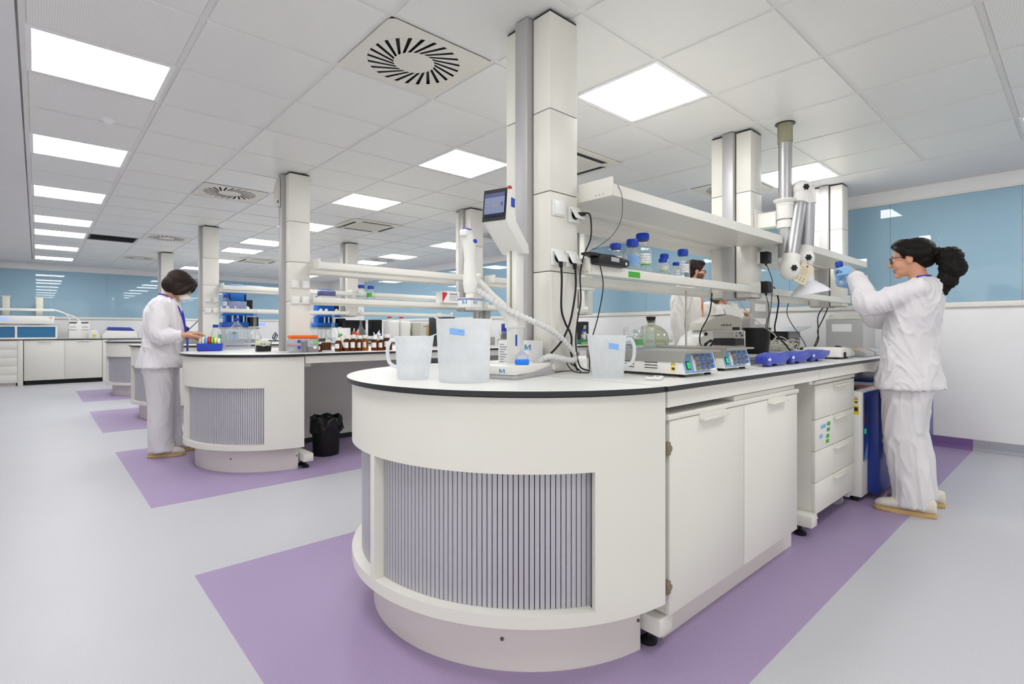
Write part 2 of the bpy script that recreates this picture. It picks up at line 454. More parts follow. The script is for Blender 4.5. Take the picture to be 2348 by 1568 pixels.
# T-bars, a few mm above the tile faces
for i in range(-5,7):
    x, _ = cell(i,0); lo = ya; hi = y1 if i >= -3 else y2
    g.box((x-0.013,lo,CEIL+0.006),(x+0.013,hi,CEIL+0.03),'grid')
for j in range(-9,22):
    _, y = cell(0,j); xs = xm if j > 2 else x0
    g.box((xs,y-0.013,CEIL+0.0065),(x1,y+0.013,CEIL+0.03),'grid')
g.box((XL,YB,CEIL+0.032),(XW,YW,CEIL+0.06),'ceilpaint')
# plasterboard margins
g.box((XL,y2+0.012,CEIL),(xm-0.022,YW,CEIL+0.031),'ceilpaint')
g.box((XL,YB,CEIL),(x0-0.02,y2+0.011,CEIL+0.031),'ceilpaint')
g.box((x1+0.014,YB,CEIL),(XW,YW,CEIL+0.031),'ceilpaint')
g.box((xm-0.02,y1+0.014,CEIL),(x1+0.013,YW,CEIL+0.031),'ceilpaint')
struct(g.obj('ceiling', smooth=False))

# lamps: 600 panels, frame + luminous diffuser
LAB = {-3:'in the left ceiling row', 1:'in the middle ceiling row', 5:'in the right ceiling row'}
ORD = ['nearest','second nearest','third nearest','fourth nearest','fifth nearest','sixth nearest','seventh nearest','eighth nearest','ninth nearest']
def make_lamp():
    t = thing('ceiling_lamp','', 'ceiling light')
    g = G(); w, d = PX/2-0.008, PY/2-0.008; s = 0.022
    for a,b in (((-w,-d),(w,-d+s)),((-w,d-s),(w,d)),((-w,-d+s),(-w+s,d-s)),((w-s,-d+s),(w,d-s))):
        g.box((a[0],a[1],-0.001),(b[0],b[1],0.02),'lampframe')
    g.obj('frame', t, smooth=False)
    G().box((-w+s,-d+s,0.003),(w-s,d-s,0.010),'diff').obj('diffuser', t, smooth=False)
    return t
lamp0 = make_lamp(); first = True
for i in (-3,1,5):
    js = [j for j in (-3,0,3,6,9,12,14,17,20)]
    for j in js:
        x, y = cell(i,j); loc = (x+PX/2, y+PY/2, CEIL)
        seen = [q for q in js if q >= (3 if i == -3 else 0)]
        if j in seen:
            k = seen.index(j)
            lb = 'square white glowing ceiling light panel, %s to the camera %s' % (ORD[k], LAB[i])
        else: lb = 'unseen square glowing ceiling panel added for its light, above or behind the camera ' + LAB[i] + (', nearer one' if j == 0 else '')  # lamp rows carried on out of view, added for their light
        if first: lamp0.location = loc; lamp0['label'] = lb; lamp0['group'] = 'recessed ceiling light panels'; first = False
        else: dup(lamp0, loc, label=lb, group='recessed ceiling light panels')

# swirl air diffusers
def make_vent():
    t = thing('swirl_diffuser','', 'ceiling vent')
    g = G(); w, d = PX/2-0.008, PY/2-0.008
    n = 24; seg = 6
    # face plate with real radial slots: built as angular sectors; slots open to a dark box
    R0, R1 = 0.105, 0.235
    g.box((-0.25,-0.25,0.012),(0.25,0.25,0.016),'rubber')
    pts = []
    def q(r, a, z=0.0): return (r*math.cos(a), r*math.sin(a), z)
    skew = -0.42; half = 0.026
    for k in range(n):
        a = 2*PI*k/n; a2 = 2*PI*(k+1)/n
        # solid wedge between two slots (skewed)
        hi, ho = 0.085, 0.043
        p = [q(R0,a+hi), q(R0,a2-hi), q(R1,a2-ho-skew), q(R1,a+ho-skew)]
        g.quad(p,'ventplate')
        for u, v in ((p[1],p[2]),(p[3],p[0])):
            g.quad([u, v, (v[0],v[1],0.012), (u[0],u[1],0.012)], 'dark')
        # inner hub fan, outer filling to the square
        g.quad([q(0.0001,a+0.01), q(R0,a-hi), q(R0,a+hi), q(R0,(a+a2)/2)],'ventplate')
        g.quad([q(0.0001,a+0.012), q(R0,(a+a2)/2), q(R0,a2-hi), q(0.0001,a2-0.012)],'ventplate')
        def sq(a):
            c, s = math.cos(a), math.sin(a); f = min(w/max(1e-6,abs(c)), d/max(1e-6,abs(s))); return (c*f, s*f, 0.0)
        b0, b1, b2 = a-ho-skew, a+ho-skew, a2-ho-skew
        g.quad([q(R1,b0), sq(b0), sq(b1), q(R1,b1)],'ventplate'); g.quad([q(R1,b1), sq(b1), sq((b1+b2)/2), q(R1,(b1+b2)/2)],'ventplate')
        g.quad([q(R1,(b1+b2)/2), sq((b1+b2)/2), sq(b2), q(R1,b2)],'ventplate')
    g.obj('face_plate', t, smooth=False)
    return t
v0 = make_vent()
VL = {(-1,1):'large round swirl air vent in the ceiling left of the front column',(-1,7):'swirl air vent in the ceiling left of the second bench column',(-1,13):'small far swirl air vent above the woman with the mask',(-1,18):'farthest left swirl air vent near the far wall',
      (5,1):'swirl air vent half hidden behind the right island columns',(5,7):'swirl air vent behind the dispenser screen',(5,13):'farthest right swirl air vent between two light panels'}
for k, c in enumerate(vent_cells):
    x, y = cell(*c); loc = (x+PX/2, y+PY/2, CEIL+0.001)
    if k == 0: v0.location = loc; v0['label'] = VL[c]; v0['group'] = 'swirl ceiling vents'
    else: dup(v0, loc, label=VL[c], group='swirl ceiling vents')
# ceiling cassettes of the air conditioning
def make_ac():
    t = thing('air_conditioner_cassette','', 'air conditioner')
    g = G(); w = 0.345
    g.box((-w,-w,-0.014),(w,w,-0.001),'ivory',0.006)
    for a in range(4):
        n0 = g.count()
        g.prism([(-0.19,0.245),(0.19,0.245),(0.215,0.288),(-0.215,0.288)],'dark',-0.0155,-0.013,'xy')
        c, s = math.cos(a*PI/2), math.sin(a*PI/2)
        g.xform(lambda p: (p.x*c-p.y*s, p.x*s+p.y*c, p.z), n0)
    g.obj('panel', t)
    g = G(); g.box((-0.2,-0.2,-0.019),(0.2,0.2,-0.0143),'ivory',0.002)
    for k in range(12): g.box((-0.18,-0.176+k*0.031,-0.0202),(0.18,-0.170+k*0.031,-0.0195),'beige')
    g.obj('intake_grille', t)
    G().cyl((-0.27,0.27,-0.017),(-0.27,0.27,-0.0135),0.035,'darkgrey').obj('sensor', t)
    return t
AL = {(2,2):'ceiling air conditioner cassette partly behind the front column',(2,8):'ceiling air conditioner cassette right of the second bench column',(2,16):'farthest small ceiling air conditioner cassette'}
a0 = make_ac()
for k, c in enumerate(ac_cells):
    x, y = cell(*c); loc = (x+PX/2, y+PY/2, CEIL)
    if k == 0: a0.location = loc; a0['label'] = AL[c]; a0['group'] = 'ceiling cassettes'
    else: dup(a0, loc, label=AL[c], group='ceiling cassettes')
# open black return grille
x, y = cell(-2,14); g = G()
g.box((x+0.01,y+0.01,CEIL+0.022),(x+PX-0.01,y+PY-0.01,CEIL+0.028),'black')
for a,b in (((0.01,0.01),(PX-0.01,0.03)),((0.01,PY-0.03),(PX-0.01,PY-0.01)),((0.01,0.03),(0.03,PY-0.03)),((PX-0.03,0.03),(PX-0.01,PY-0.03))):
    g.box((x+a[0],y+a[1],CEIL),(x+b[0],y+b[1],CEIL+0.022),'lampframe' if b[1] < 0 else 'darkgrey')
for k in range(5): g.box((x+0.03,y+0.08+0.095*k,CEIL+0.004),(x+PX-0.03,y+0.09+0.095*k,CEIL+0.021),'black')
tag(g.obj('return_grille', smooth=False),'black rectangular open air return in the ceiling at the left','air return')
# small sensor beside the left lamps
x, y = 0.35, 4.33
tag(G().lathe([(0,-0.03),(0.018,-0.028),(0.03,-0.012),(0.038,-0.003),(0.038,0)],'lampframe',(x,y,CEIL)).obj('ceiling_sensor'),'small white button sensor on the ceiling tile between two left lamps','sensor')
# ---------------------------------------------------------------- island benches
XC = 1.6; ISL = [1.67, 4.82, 7.97, 11.12]; TZ = 0.903; TB = 0.886; XE = 5.95
def sector(g, r0, r1, a0, a1, z0, z1, m, n):
    o = arc(0,0,r1,a0,a1,n); i = arc(0,0,r0,a1,a0,n); g.prism(o+i, m, z0, z1)
def make_end(detail=True):
    t = thing('curved_end_cabinet','', 'cabinet')
    g = G()
    sector(g,0.712,0.735,95,265,0.65,0.881,'white',72)
    sector(g,0.712,0.735,243,265,0.182,0.65,'white',12); sector(g,0.712,0.735,95,117,0.182,0.65,'white',12)
    g.obj('curved_panel', t, ang=30)
    sector(g := G(),0.66,0.735,178.4,180.6,0.222,0.65,'white',2); g.obj('centre_post', t, smooth=False)
    g = G(); sector(g,0.60,0.735,117,243,0.182,0.222,'white',48); g.obj('sill', t, ang=30)
    for a0,a1 in ((181,246),(114,178)):
        g = G(); n = 48
        st = (a1-a0)/n
        for k in range(n):
            b0 = a0+k*st; sector(g,0.690,0.697,b0+st*0.09,b0+st*0.91,0.222,0.652,'slat',1)
        sector(g,0.680,0.689,a0,a1,0.222,0.652,'dark',24)
        g.obj('tambour_shutter', t, smooth=False)
    g = G(); p = arc(0,0,0.65,97,263,56); g.prism(p,'plinth',0.0,0.182)
    pl = g.obj('plinth', t, ang=30)
    for a in (219.5,262,172,140,98):
        c, s = math.cos(math.radians(a)), math.sin(math.radians(a))
        G().cyl((0.649*c,0.649*s,0.102),(0.6535*c,0.6535*s,0.102),0.006,'darkgrey',seg=10).obj('screw', pl)
    g = G(); g.box((-0.090,-0.68,0.19),(-0.083,0.68,0.88),'white'); g.obj('back_panel', t, smooth=False)
    return t
def make_top_end():
    g = G(); p = arc(0,0,0.755,90,270,72) + [(-0.001+(-0.09),-0.755)] 
    p = [(-0.091,0.755)] + [q for q in arc(0,0,0.755,96.9,263.1,72)] + [(-0.091,-0.755)]
    g.prism(p,'top',TB,TZ,side='edge',bev=0.0); g.bm.faces.ensure_lookup_table()
    g.bm.faces[0].material_index = g.slot('edge')
    return g.obj('curved_worktop', ang=30)
def make_top(x0,x1):
    g = G(); g.prism([(x0,-0.755),(x1,-0.755),(x1,0.755),(x0,0.755)],'top',TB,TZ,side='edge'); return g.obj('worktop', smooth=False)
def make_frame():
    t = thing('bench_stand','', 'bench frame')
    for s in (-1,1):
        for a,b in ((-0.055,1.395),(1.399,2.85),(2.854,4.33)):
            G().box((a,s*0.735,0.829),(b,s*0.705,TB-0.001),'white').obj('apron', t, smooth=False)
    for x in (-0.06,1.372,3.05,4.2):
        g = G()
        g.box((x,-0.71,0.055),(x+0.078,0.71,0.118),'white',0.006)
        for s in (-1,1): g.box((x+0.014,s*0.2-0.03,0.118),(x+0.064,s*0.2+0.03,0.828),'white')
        g.box((x+0.014,-0.69,0.80),(x+0.064,0.69,0.828),'white')
        leg = g.obj('c_frame_leg', t)
        for s in (-0.64,-0.55,0.64):
            G().lathe([(0,0.0),(0.028,0.0),(0.03,0.012),(0.018,0.02),(0.008,0.022),(0.008,0.06),(0,0.06)],'black',(x+0.039,s,0),16).obj('levelling_foot', leg)
    return t
def make_service_panel():
    g = G()
    for a,b in ((0.022,1.368),(1.454,3.046),(3.132,4.196)): g.box((a,0.236,0.05),(b,0.254,0.828),'white'); g.box((a,0.241,0.0004),(b,0.249,0.05),'dark')
    return g.obj('service_panel', smooth=False)
IN = ['nearest island','second island','third island','farthest island']
AT = ['nearest the camera','second from the camera','third from the camera','farthest from the camera']
e0 = make_end(); te0 = make_top_end(); t1 = make_top(-0.088,1.745); t2 = make_top(1.748,XE-XC); f0 = make_frame(); sp0 = make_service_panel()
for k, yc in enumerate(ISL):
    loc = (XC,yc,0)
    L = [('white rounded cabinet with grey ribbed shutters on the island ','end'),]
    for o, lb, cat, gr in ((e0,'white rounded cabinet with grey ribbed shutters on the island '+AT[k],'cabinet','curved island ends'),
                       (te0,'rounded white worktop end with black edge on the island '+AT[k],'worktop','curved worktops'),
                       (t1,'white worktop section next to the rounded end of the island '+AT[k],'worktop','straight worktops'),
                       (t2,'white worktop section reaching the right wall on the island '+AT[k],'worktop','straight worktops'),
                       (f0,'white steel frame and feet under the island '+AT[k],'bench frame','bench frames'),
                       (sp0,'white lengthwise panel under the worktops of the island '+AT[k],'panel','service panels')):
        if k == 0: o.location = loc; tag(o, lb, cat, gr)
        else: dup(o, loc, label=lb, group=gr)

# ---- columns with sockets, standing on or hanging over the islands
def make_column(z0, sockets, seams=(1.34,1.685,2.04)):
    t = thing('service_column','', 'column')
    zs = [z0]+[z for z in seams if z > z0+0.05]+[2.458]
    for ya,yb in ((1.55,1.652),(1.745,1.832)):
        g = G()
        for a,b in zip(zs[:-1],zs[1:]): g.box((1.628,ya,a+0.0015),(1.806,yb,b-0.0015),'white',0.003)
        g.box((1.632,ya+0.004,z0+0.002),(1.802,yb-0.004,2.466),'dark')
        g.obj('casing', t)
    g = G(); g.box((1.597,1.660,z0-0.002 if z0 < 1 else z0-0.012),(1.80,1.738,2.464),'alupanel',0.003); g.box((1.64,1.651,z0),(1.79,1.746,2.46),'dark')
    g.obj('aluminium_profile', t)
    if z0 > 1: G().box((1.63,1.56,z0-0.004),(1.81,1.83,z0),'alu').obj('end_plate', t)
    return t
def make_socket(parent, x, y, z, face, open_=False, w=0.042):
    """square flap socket; face 'y' looks to -Y, 'x' looks to -X"""
    g = G(); g.box((-w,-0.012,-w),(w,0,w),'socket',0.004)
    if open_: g.cyl((0,-0.013,0),(0,-0.0135,0),0.022,'black')
    s = g.obj('socket', parent, (x,y,z), 0 if face == 'y' else -PI/2)
    g = G()
    if open_:
        g.box((-w+0.004,-0.0025,-2*w+0.010),(w-0.004,0.0025,0),'socket',0.002); n = math.radians(32)
        g.xform(lambda p: (p.x, p.y*math.cos(n)+p.z*math.sin(n), p.z*math.cos(n)-p.y*math.sin(n)))
        g.obj('flap', s, (0,-0.014,w-0.006))
    else:
        g.box((-w+0.006,-0.006,-w+0.006),(w-0.006,0,w-0.006),'socket',0.002); g.obj('flap', s, (0,-0.0125,0))
    return s
c1 = make_column(0.905, None); c1.location = (0,0.0,0)
CG = 'service columns on the islands'
tag(c1,'tall white column with aluminium strip rising from the foreground worktop to the ceiling','column',CG)
for x,z,o in ((1.675,1.615,False),(1.775,1.60,True),(1.665,1.40,True),(1.755,1.40,True)): make_socket(c1, x, 1.55, z, 'y', o, 0.035)
c2 = make_column(1.312, None); tag(c2,'white column hanging over the foreground island beside the extraction arm','column',CG); c2.location = (1.985,0,0)
c3 = dup(c2,(3.965,0,0),label='white column hanging over the foreground island near the blue wall',group=CG)
def isl_col(k, dx, z0, lab, extra=True):
    c = make_column(z0, None); c.location = (dx, ISL[k]-ISL[0]-0.03, 0); tag(c, lab, 'column', CG)
    if extra:
        for yy in (1.6,):
            for x,z in ((1.675,1.49),(1.765,1.49),(1.675,1.32+0.03),(1.765,1.32+0.03)): make_socket(c, x, 1.55, z, 'y', False, 0.036)
    return c
isl_col(1,0.0,0.905,'white column with flap sockets rising from the second island behind the amber bottles')
isl_col(1,1.985,1.312,'white column hanging over the second island, seen behind the dispensing gun',False)
isl_col(2,0.0,0.905,'white column with flap sockets rising from the third island right of the woman in the mask')
isl_col(2,1.985,1.312,'thin far white column over the third island behind two capped bottles',False)
isl_col(3,0.0,0.905,'distant white column on the farthest island')
# ---------------------------------------------------------------- shared small builders
def handle(parent, x0, x1, y, z, name='handle', d=0.022):
    g = G(); g.box((x0,y-0.003,z-0.012),(x1,y,z+0.012),'white'); g.box((x0,y-d,z-0.012),(x1,y-0.003,z-0.004),'white',0.002)
    return g.obj(name, parent)
def label_lines(g, x0, x1, z0, z1, y, n, m='inkgrey', axis='y'):
    for k in range(n):
        zz = z1-(k+0.7)*(z1-z0)/(n+0.4); t = (z1-z0)/(n+0.4)*0.3
        e = x1-(x1-x0)*(0.1+0.35*((k*7)%3)/3)
        if axis == 'y': g.quad([(x0+0.1*(x1-x0),y,zz-t/2),(e,y,zz-t/2),(e,y,zz+t/2),(x0+0.1*(x1-x0),y,zz+t/2)],m)
        else: g.quad([(y,x0+0.1*(x1-x0),zz-t/2),(y,e,zz-t/2),(y,e,zz+t/2),(y,x0+0.1*(x1-x0),zz+t/2)],m)
def logo_m(g, o, u, v, s, m='logo'):
    o = Vector(o); u = Vector(u).normalized(); v = Vector(v).normalized()
    def P(a,b): return o+u*(a*s)+v*(b*s)
    for q in (((0,0),(0.2,0),(0.2,0.8),(0,0.8)),((0,0.8),(0.22,0.8),(0.62,0.3),(0.5,0.05)),((0.5,0.05),(0.62,0.3),(0.98,0.8),(1.2,0.8)),((1.0,0),(1.2,0),(1.2,0.8),(1.0,0.75))):
        g.quad([P(*p) for p in q], m)
def warn(g, x, y, z, s, axis='y', o=1):
    """yellow warning triangle and square below on a white sticker; sits on plane y (facing -Y) or x (facing -X)"""
    def P(a,b,e): return (x+a*s, y-e, z+b*s) if axis == 'y' else (x-e, y-a*s, z+b*s)
    def Q(pts,m,e): g.quad([P(a,b,e) for a,b in pts],m)
    Q([(-0.62,-1.1),(0.62,-1.1),(0.62,1.0),(-0.62,1.0)],'paper',0.0006)
    Q([(-0.52,0.05),(0.52,0.05),(0.02,0.92),(-0.02,0.92)],'ink',0.0009); Q([(-0.4,0.12),(0.4,0.12),(0.01,0.8),(-0.01,0.8)],'yellow',0.0012)
    Q([(-0.05,0.22),(0.05,0.22),(0.05,0.55),(-0.05,0.55)],'ink',0.0015)
    Q([(-0.5,-0.95),(0.5,-0.95),(0.5,-0.15),(-0.5,-0.15)],'yellow',0.0009); Q([(-0.25,-0.75),(0.3,-0.75),(0.3,-0.35),(-0.25,-0.35)],'ink',0.0012)
def bottle(x, y, z, R, H, lab, group='', cap='bluecap', label='paper', liquid=0.0, fill='water', glass='glass', lines=True, neck=0.0, band=None, face=-2.4, cat='bottle', name='lab_bottle'):
    t = thing(name, lab, cat, (x,y,z), 0, group or None)
    rn = neck or 0.60*R; hc = min(0.2*H, 0.034); zn = H-hc; zs = H*(0.60 if glass.startswith('amber') else 0.52); pw = 1.0 if glass.startswith('amber') else 1.9
    g = G(); o = [(0,0.001),(R*0.9,0),(R,R*0.12),(R,zs)]
    for k in range(1,7):
        a = k/6*PI/2; t_ = k/6; o.append((rn+(R-rn)*math.cos(a), zs+(zn-0.012-zs)*math.sin(a)) if pw == 1.0 else (rn+(R-rn)*(1-(3*t_*t_-2*t_**3))**1.0, zs+(zn-0.008-zs)*t_))
    o += [(rn,zn-0.004),(rn,zn+0.004)]
    g.lathe(o, glass, seg=28); g.obj('glass_body', t)
    if liquid > 0:
        G().lathe([(0,0.004),(R*0.9,0.003),(R*0.955,R*0.15),(R*0.955,zs*liquid),(0,zs*liquid)], fill, seg=24).obj('liquid', t)
    g = G(); rc = rn*1.18
    g.lathe([(rn*1.06,-hc*0.12),(rc,-hc*0.06),(rc,hc*0.86),(rc*0.93,hc),(0,hc)], cap, (0,0,zn), seg=28)
    for k in range(28):
        a = 2*PI*k/28; g.box((rc*math.cos(a)-0.0008,rc*math.sin(a)-0.0008,zn+hc*0.05),(rc*math.cos(a)+0.0008,rc*math.sin(a)+0.0008,zn+hc*0.8),cap)
    g.obj('screw_cap', t)
    if label:
        g = G(); a0, a1 = face-0.75, face+0.75; n = 10; za, zb = zs*0.36, zs*0.93
        def W(a,zz,e): return ((R+e)*math.cos(a),(R+e)*math.sin(a),zz)
        for k in range(n):
            u0 = a0+(a1-a0)*k/n; u1 = a0+(a1-a0)*(k+1)/n
            g.quad([W(u0,za,0.0006),W(u1,za,0.0006),W(u1,zb,0.0006),W(u0,zb,0.0006)],label)
            if lines:
                for q in range(4):
                    zz = za+(zb-za)*(0.18+0.2*q)
                    if (k+q*3) % 7: g.quad([W(u0,zz,0.0012),W(u1,zz,0.0012),W(u1,zz+0.0022,0.0012),W(u0,zz+0.0022,0.0012)],'inkgrey')
            if band: g.quad([W(u0,za,0.0013),W(u1,za,0.0013),W(u1,za+(zb-za)*0.14,0.0013),W(u0,za+(zb-za)*0.14,0.0013)],band)
        g.obj('label', t)
    return t
def cable(name, lab, pts, r=0.0035, m='rubber', plug=None, n=8):
    g = G(); g.tube(pts, r, m, 8, n)
    o = g.obj(name)
    tag(o, lab, 'cable')
    if plug:
        a, b = plug; G().cyl(a, b, 0.011, 'rubber', 0.008, 12).obj('plug', o)
    return o
# ---------------------------------------------------------------- shelving of the first island
def shelf_board(name, lab, x0, x1, y0, y1, z0, z1, side, ends=True, group='shelves over the islands', lights=False):
    """steel shelf tray: lip at the outer side, perforated end flange"""
    t = thing(name, lab, 'shelf', (x0, y0, z0), 0, group); L = x1-x0; D = y1-y0; Hh = z1-z0
    g = G()
    if lights:
        a, b, c = 3.662-x0, 3.782-x0, 1.428-y0; g.prism([(0,0),(a,0),(a,c),(b,c),(b,0),(L,0),(L,D),(0,D)],'white',0,Hh,'xy')
    else: g.box((0,0,0),(L,D,Hh),'white',0.002)
    g.obj('board', t)
    for e in ((-0.012,0.0) if True else ()), ((L, L+0.012)):
        g = G(); g.box((e[0],0,-0.002),(e[1],D,Hh+0.03),'white',0.002)
        for k in range(3):
            g.cyl((e[0]-0.0004 if e[0] < 0 else e[1],D*0.25+0.02*k,0.012),(e[0]-0.001 if e[0] < 0 else e[1]+0.0006,D*0.25+0.02*k,0.012),0.0028,'inkgrey',seg=8)
        g.obj('end_bracket', t)
    return t
shelf_board('shelf','upper front shelf of the foreground island between column and extraction arm',1.824,5.62,1.362,1.547,1.662,1.712,-1,lights=True)
shelf_board('shelf','upper back shelf of the foreground island seen below the upper front shelf',1.824,5.62,1.84,2.03,1.662,1.712,1)
lf = shelf_board('shelf','lower front shelf of the foreground island carrying the blue-capped bottles',1.824,3.60,1.482,1.545,1.335,1.3782,-1)
shelf_board('shelf','lower back shelf of the foreground island behind the blue-capped bottles',1.824,5.62,1.84,1.98,1.335,1.3782,1)
shelf_board('shelf','lower front shelf of the foreground island below the extraction hood',3.82,5.58,1.482,1.545,1.335,1.3782,-1)
g = G(); g.box((1.824,1.5455,1.352),(3.602,1.648,1.3782),'white'); g.obj('shelf_web', lf, (-1.824,-1.482,-1.335))
for nm_, a_, b_ in (('upper',1.84,3.60),('upper',3.82,5.58)):
    uf = [o for o in COL.objects if o.get('label','').startswith('upper front shelf of the foreground')][0]
    G().box((a_-1.824,0.187,0.001),(b_-1.824,0.262,0.049),'white').obj('inner_board', uf)
    ub = [o for o in COL.objects if o.get('label','').startswith('upper back shelf of the foreground')][0]
    G().box((a_-1.824,-0.1,0.001),(b_-1.824,-0.002,0.049),'white').obj('inner_board', ub)
for a,b in ((1.83,3.61),(3.80,5.6)):
    tag(G().box((a,1.664,1.668),(b,1.734,1.705),'white',0.003).obj('shelf_beam'),'white beam along the column line of the foreground island, %s part' % ('left' if a < 2 else 'right'),'beam','shelf beams')
G().box((0.276,-0.0012,0.006),(0.372,-0.0002,0.034),'green').obj('tape_label', lf)['label'] = 'green tape label'
# bottles on the lower shelf
ZS = 1.3785
SB = 'blue-capped bottles on the foreground shelf'
bottle(2.07,1.535,ZS,0.036,0.125,'clear bottle with red-striped label behind the black handset',SB,liquid=0.6,band='red')
bottle(2.217,1.54,ZS,0.041,0.163,'clear bottle with blue and white label, second from left on the shelf',SB,liquid=0.85,label='btape')
bottle(2.335,1.56,ZS,0.046,0.21,'tallest blue-capped bottle on the foreground shelf',SB,liquid=0.5,band='green')
bottle(2.455,1.515,ZS,0.029,0.086,'short bottle with a wide blue cap right of the tallest bottle',SB,liquid=0.7,band='green')
bottle(2.535,1.555,ZS,0.031,0.123,'medium blue-capped bottle between two short bottles on the shelf',SB,liquid=0.3,fill='glassgreen')
bottle(2.612,1.53,ZS,0.024,0.082,'smallest blue-capped bottle on the foreground shelf',SB)
bottle(2.712,1.545,ZS,0.039,0.165,'rightmost blue-capped bottle on the shelf, beside the bearded man',SB,liquid=0.85)
# black handset / reader lying at the shelf end
t = thing('handheld_reader','black handheld reader with small grey display at the left end of the lower shelf','reader',(1.93,1.475,1.3785),math.radians(4))
g = G(); g.prism([(-0.11,0.0),(0.115,0.0),(0.14,0.012),(0.135,0.036),(0.0,0.047),(-0.09,0.045),(-0.115,0.03)],'black',-0.032,0.032,'xz',bev=0.006)
g.prism([(-0.115,0.032),(-0.09,0.045),(-0.17,0.046),(-0.17,0.036)],'black',-0.025,0.025,'xz'); g.obj('body', t)
G().box((-0.02,-0.0335,0.018),(0.045,-0.0322,0.037),'greydev').obj('display', t, rotz=0)
G().cyl((0.105,-0.0325,0.016),(0.105,-0.034,0.016),0.007,'paper').obj('button', t)
g = G()
for k in range(3): g.box((0.06+0.014*k,-0.0335,0.028),(0.068+0.014*k,-0.0325,0.031),'darkgrey')
g.obj('keys', t)
cable('sensor_wire','thin black wire looping from the upper shelf end down to the black reader',[(1.85,1.36,1.71),(1.87,1.352,1.66),(1.875,1.36,1.57),(1.845,1.38,1.50),(1.80,1.42,1.45),(1.775,1.45,1.43)],0.0013,plug=None)
# ---------------------------------------------------------------- cables on the front column
cable('power_cable','black cable from the upper column socket hanging past the lower shelf end',[(1.79,1.505,1.60),(1.822,1.49,1.598),(1.828,1.49,1.50),(1.805,1.51,1.42),(1.79,1.52,1.33),(1.795,1.52,1.22),(1.77,1.52,1.12),(1.75,1.51,1.02),(1.752,1.49,0.93),(1.78,1.46,0.9095)],plug=((1.775,1.535,1.60),(1.795,1.495,1.60)))
cable('power_cable','black cable from the left lower column socket bending behind the white hose',[(1.665,1.52,1.375),(1.665,1.516,1.30),(1.667,1.52,1.18),(1.69,1.52,1.12),(1.725,1.515,1.06),(1.72,1.51,0.98),(1.74,1.49,0.9095)],0.0045,plug=((1.665,1.522,1.395),(1.665,1.52,1.355)))
cable('power_cable','black cable from the right lower column socket running down-left behind the dispenser',[(1.755,1.52,1.375),(1.752,1.512,1.29),(1.73,1.505,1.2),(1.69,1.5,1.1),(1.63,1.505,1.02),(1.55,1.53,0.957),(1.49,1.545,0.945)],0.0045,plug=((1.755,1.522,1.395),(1.755,1.52,1.355)))
cable('power_cable','black cable from the handheld reader dropping to a loop on the foreground worktop',[(1.83,1.44,1.37),(1.845,1.435,1.28),(1.83,1.45,1.15),(1.80,1.47,1.02),(1.795,1.47,0.95),(1.755,1.44,0.9085),(1.70,1.42,0.9085),(1.662,1.45,0.915),(1.675,1.50,0.95),(1.705,1.485,0.935),(1.70,1.44,0.912),(1.68,1.43,0.9085)],0.0025)
# ---------------------------------------------------------------- water dispenser
ang = math.radians(17)
DP = thing('water_dispenser','white water dispenser with tilted touch screen and corrugated hose by the front column','dispenser',(1.44,1.566,TZ),ang)
g = G()   # local x: depth away from the user, y: to the left
prof = [(-0.18,-0.095),(-0.165,-0.105),(0.13,-0.105),(0.165,-0.100),(0.168,-0.09),(0.15,-0.075),(0.085,-0.02),(0.085,0.08),(-0.165,0.085),(-0.18,0.08)]
g.prism(prof,'greydev',0.0005,0.0135,'xy',bev=0.003)
g.prism([(x*0.985+0.0,y*0.985) for x,y in prof],'device',0.0137,0.05,'xy',bev=0.008); 
g.obj('base', DP)
g = G(); g.prism([(-0.155,0.013),(-0.05,0.0175),(0.03,0.027),(0.09,0.034),(0.125,0.036),(0.125,0.013)],'greydev',-0.1062,-0.1036,'xz'); g.obj('side_trim', DP)
G().cyl((0.135,-0.1055,0.033),(0.135,-0.109,0.033),0.016,'device').obj('badge', DP)
g = G(); logo_m(g,(-0.1785,-0.035,0.022),(0,-1,0),(0,0,1),0.02); g.obj('logo', DP)
g = G(); g.prism([(-0.03,-0.024),(0.03,-0.024),(0.034,0.0),(0.03,0.024),(-0.03,0.024),(-0.034,0)],'device',0.048,0.54,'xy',bev=0.005)
g.box((-0.0355,-0.004,0.25),(-0.0335,0.004,0.50),'cream'); g.box((-0.036,-0.030,0.19),(0.036,0.030,0.24),'device',0.006)
g.obj('post', DP)
g = G()   # screen head, leaning towards the user
g.prism([(-0.16,0.60),(-0.145,0.72),(-0.105,0.728),(-0.085,0.60),(0.02,0.53),(0.028,0.49),(-0.02,0.49),(-0.13,0.575)],'device',-0.052,0.052,'xz',bev=0.006); g.obj('screen_head', DP)
g = G(); g.quad([(-0.1612,-0.053,0.598),(-0.1612,0.053,0.598),(-0.1462,0.053,0.722),(-0.1462,-0.053,0.722)],'rubber')
g.quad([(-0.1608,-0.045,0.614),(-0.1608,0.045,0.614),(-0.1500,0.045,0.706),(-0.1500,-0.045,0.706)],'screen'); sc = g.obj('bezel', DP, (-0.0006,0,0), smooth=False)
g = G()
def scq(y0,z0,y1,z1,m,e): 
    f = lambda z: -0.1608+(z-0.614)*(0.0108/0.092)-e
    g.quad([(f(z0),y0,z0),(f(z0),y1,z0),(f(z1),y1,z1),(f(z1),y0,z1)],m)
scq(-0.045,0.626,0.045,0.69,'ui',0.0012); scq(-0.045,0.69,0.045,0.706,'uitop',0.0012)
for k in range(3): scq(0.022,0.636+0.016*k,0.038,0.64+0.016*k,'inkgrey',0.0018)
scq(-0.02,0.65,0.012,0.664,'inkgrey',0.0018); scq(-0.038,0.655,-0.03,0.668,'uitop',0.0018); scq(-0.038,0.638,-0.028,0.644,'inkgrey',0.0018)
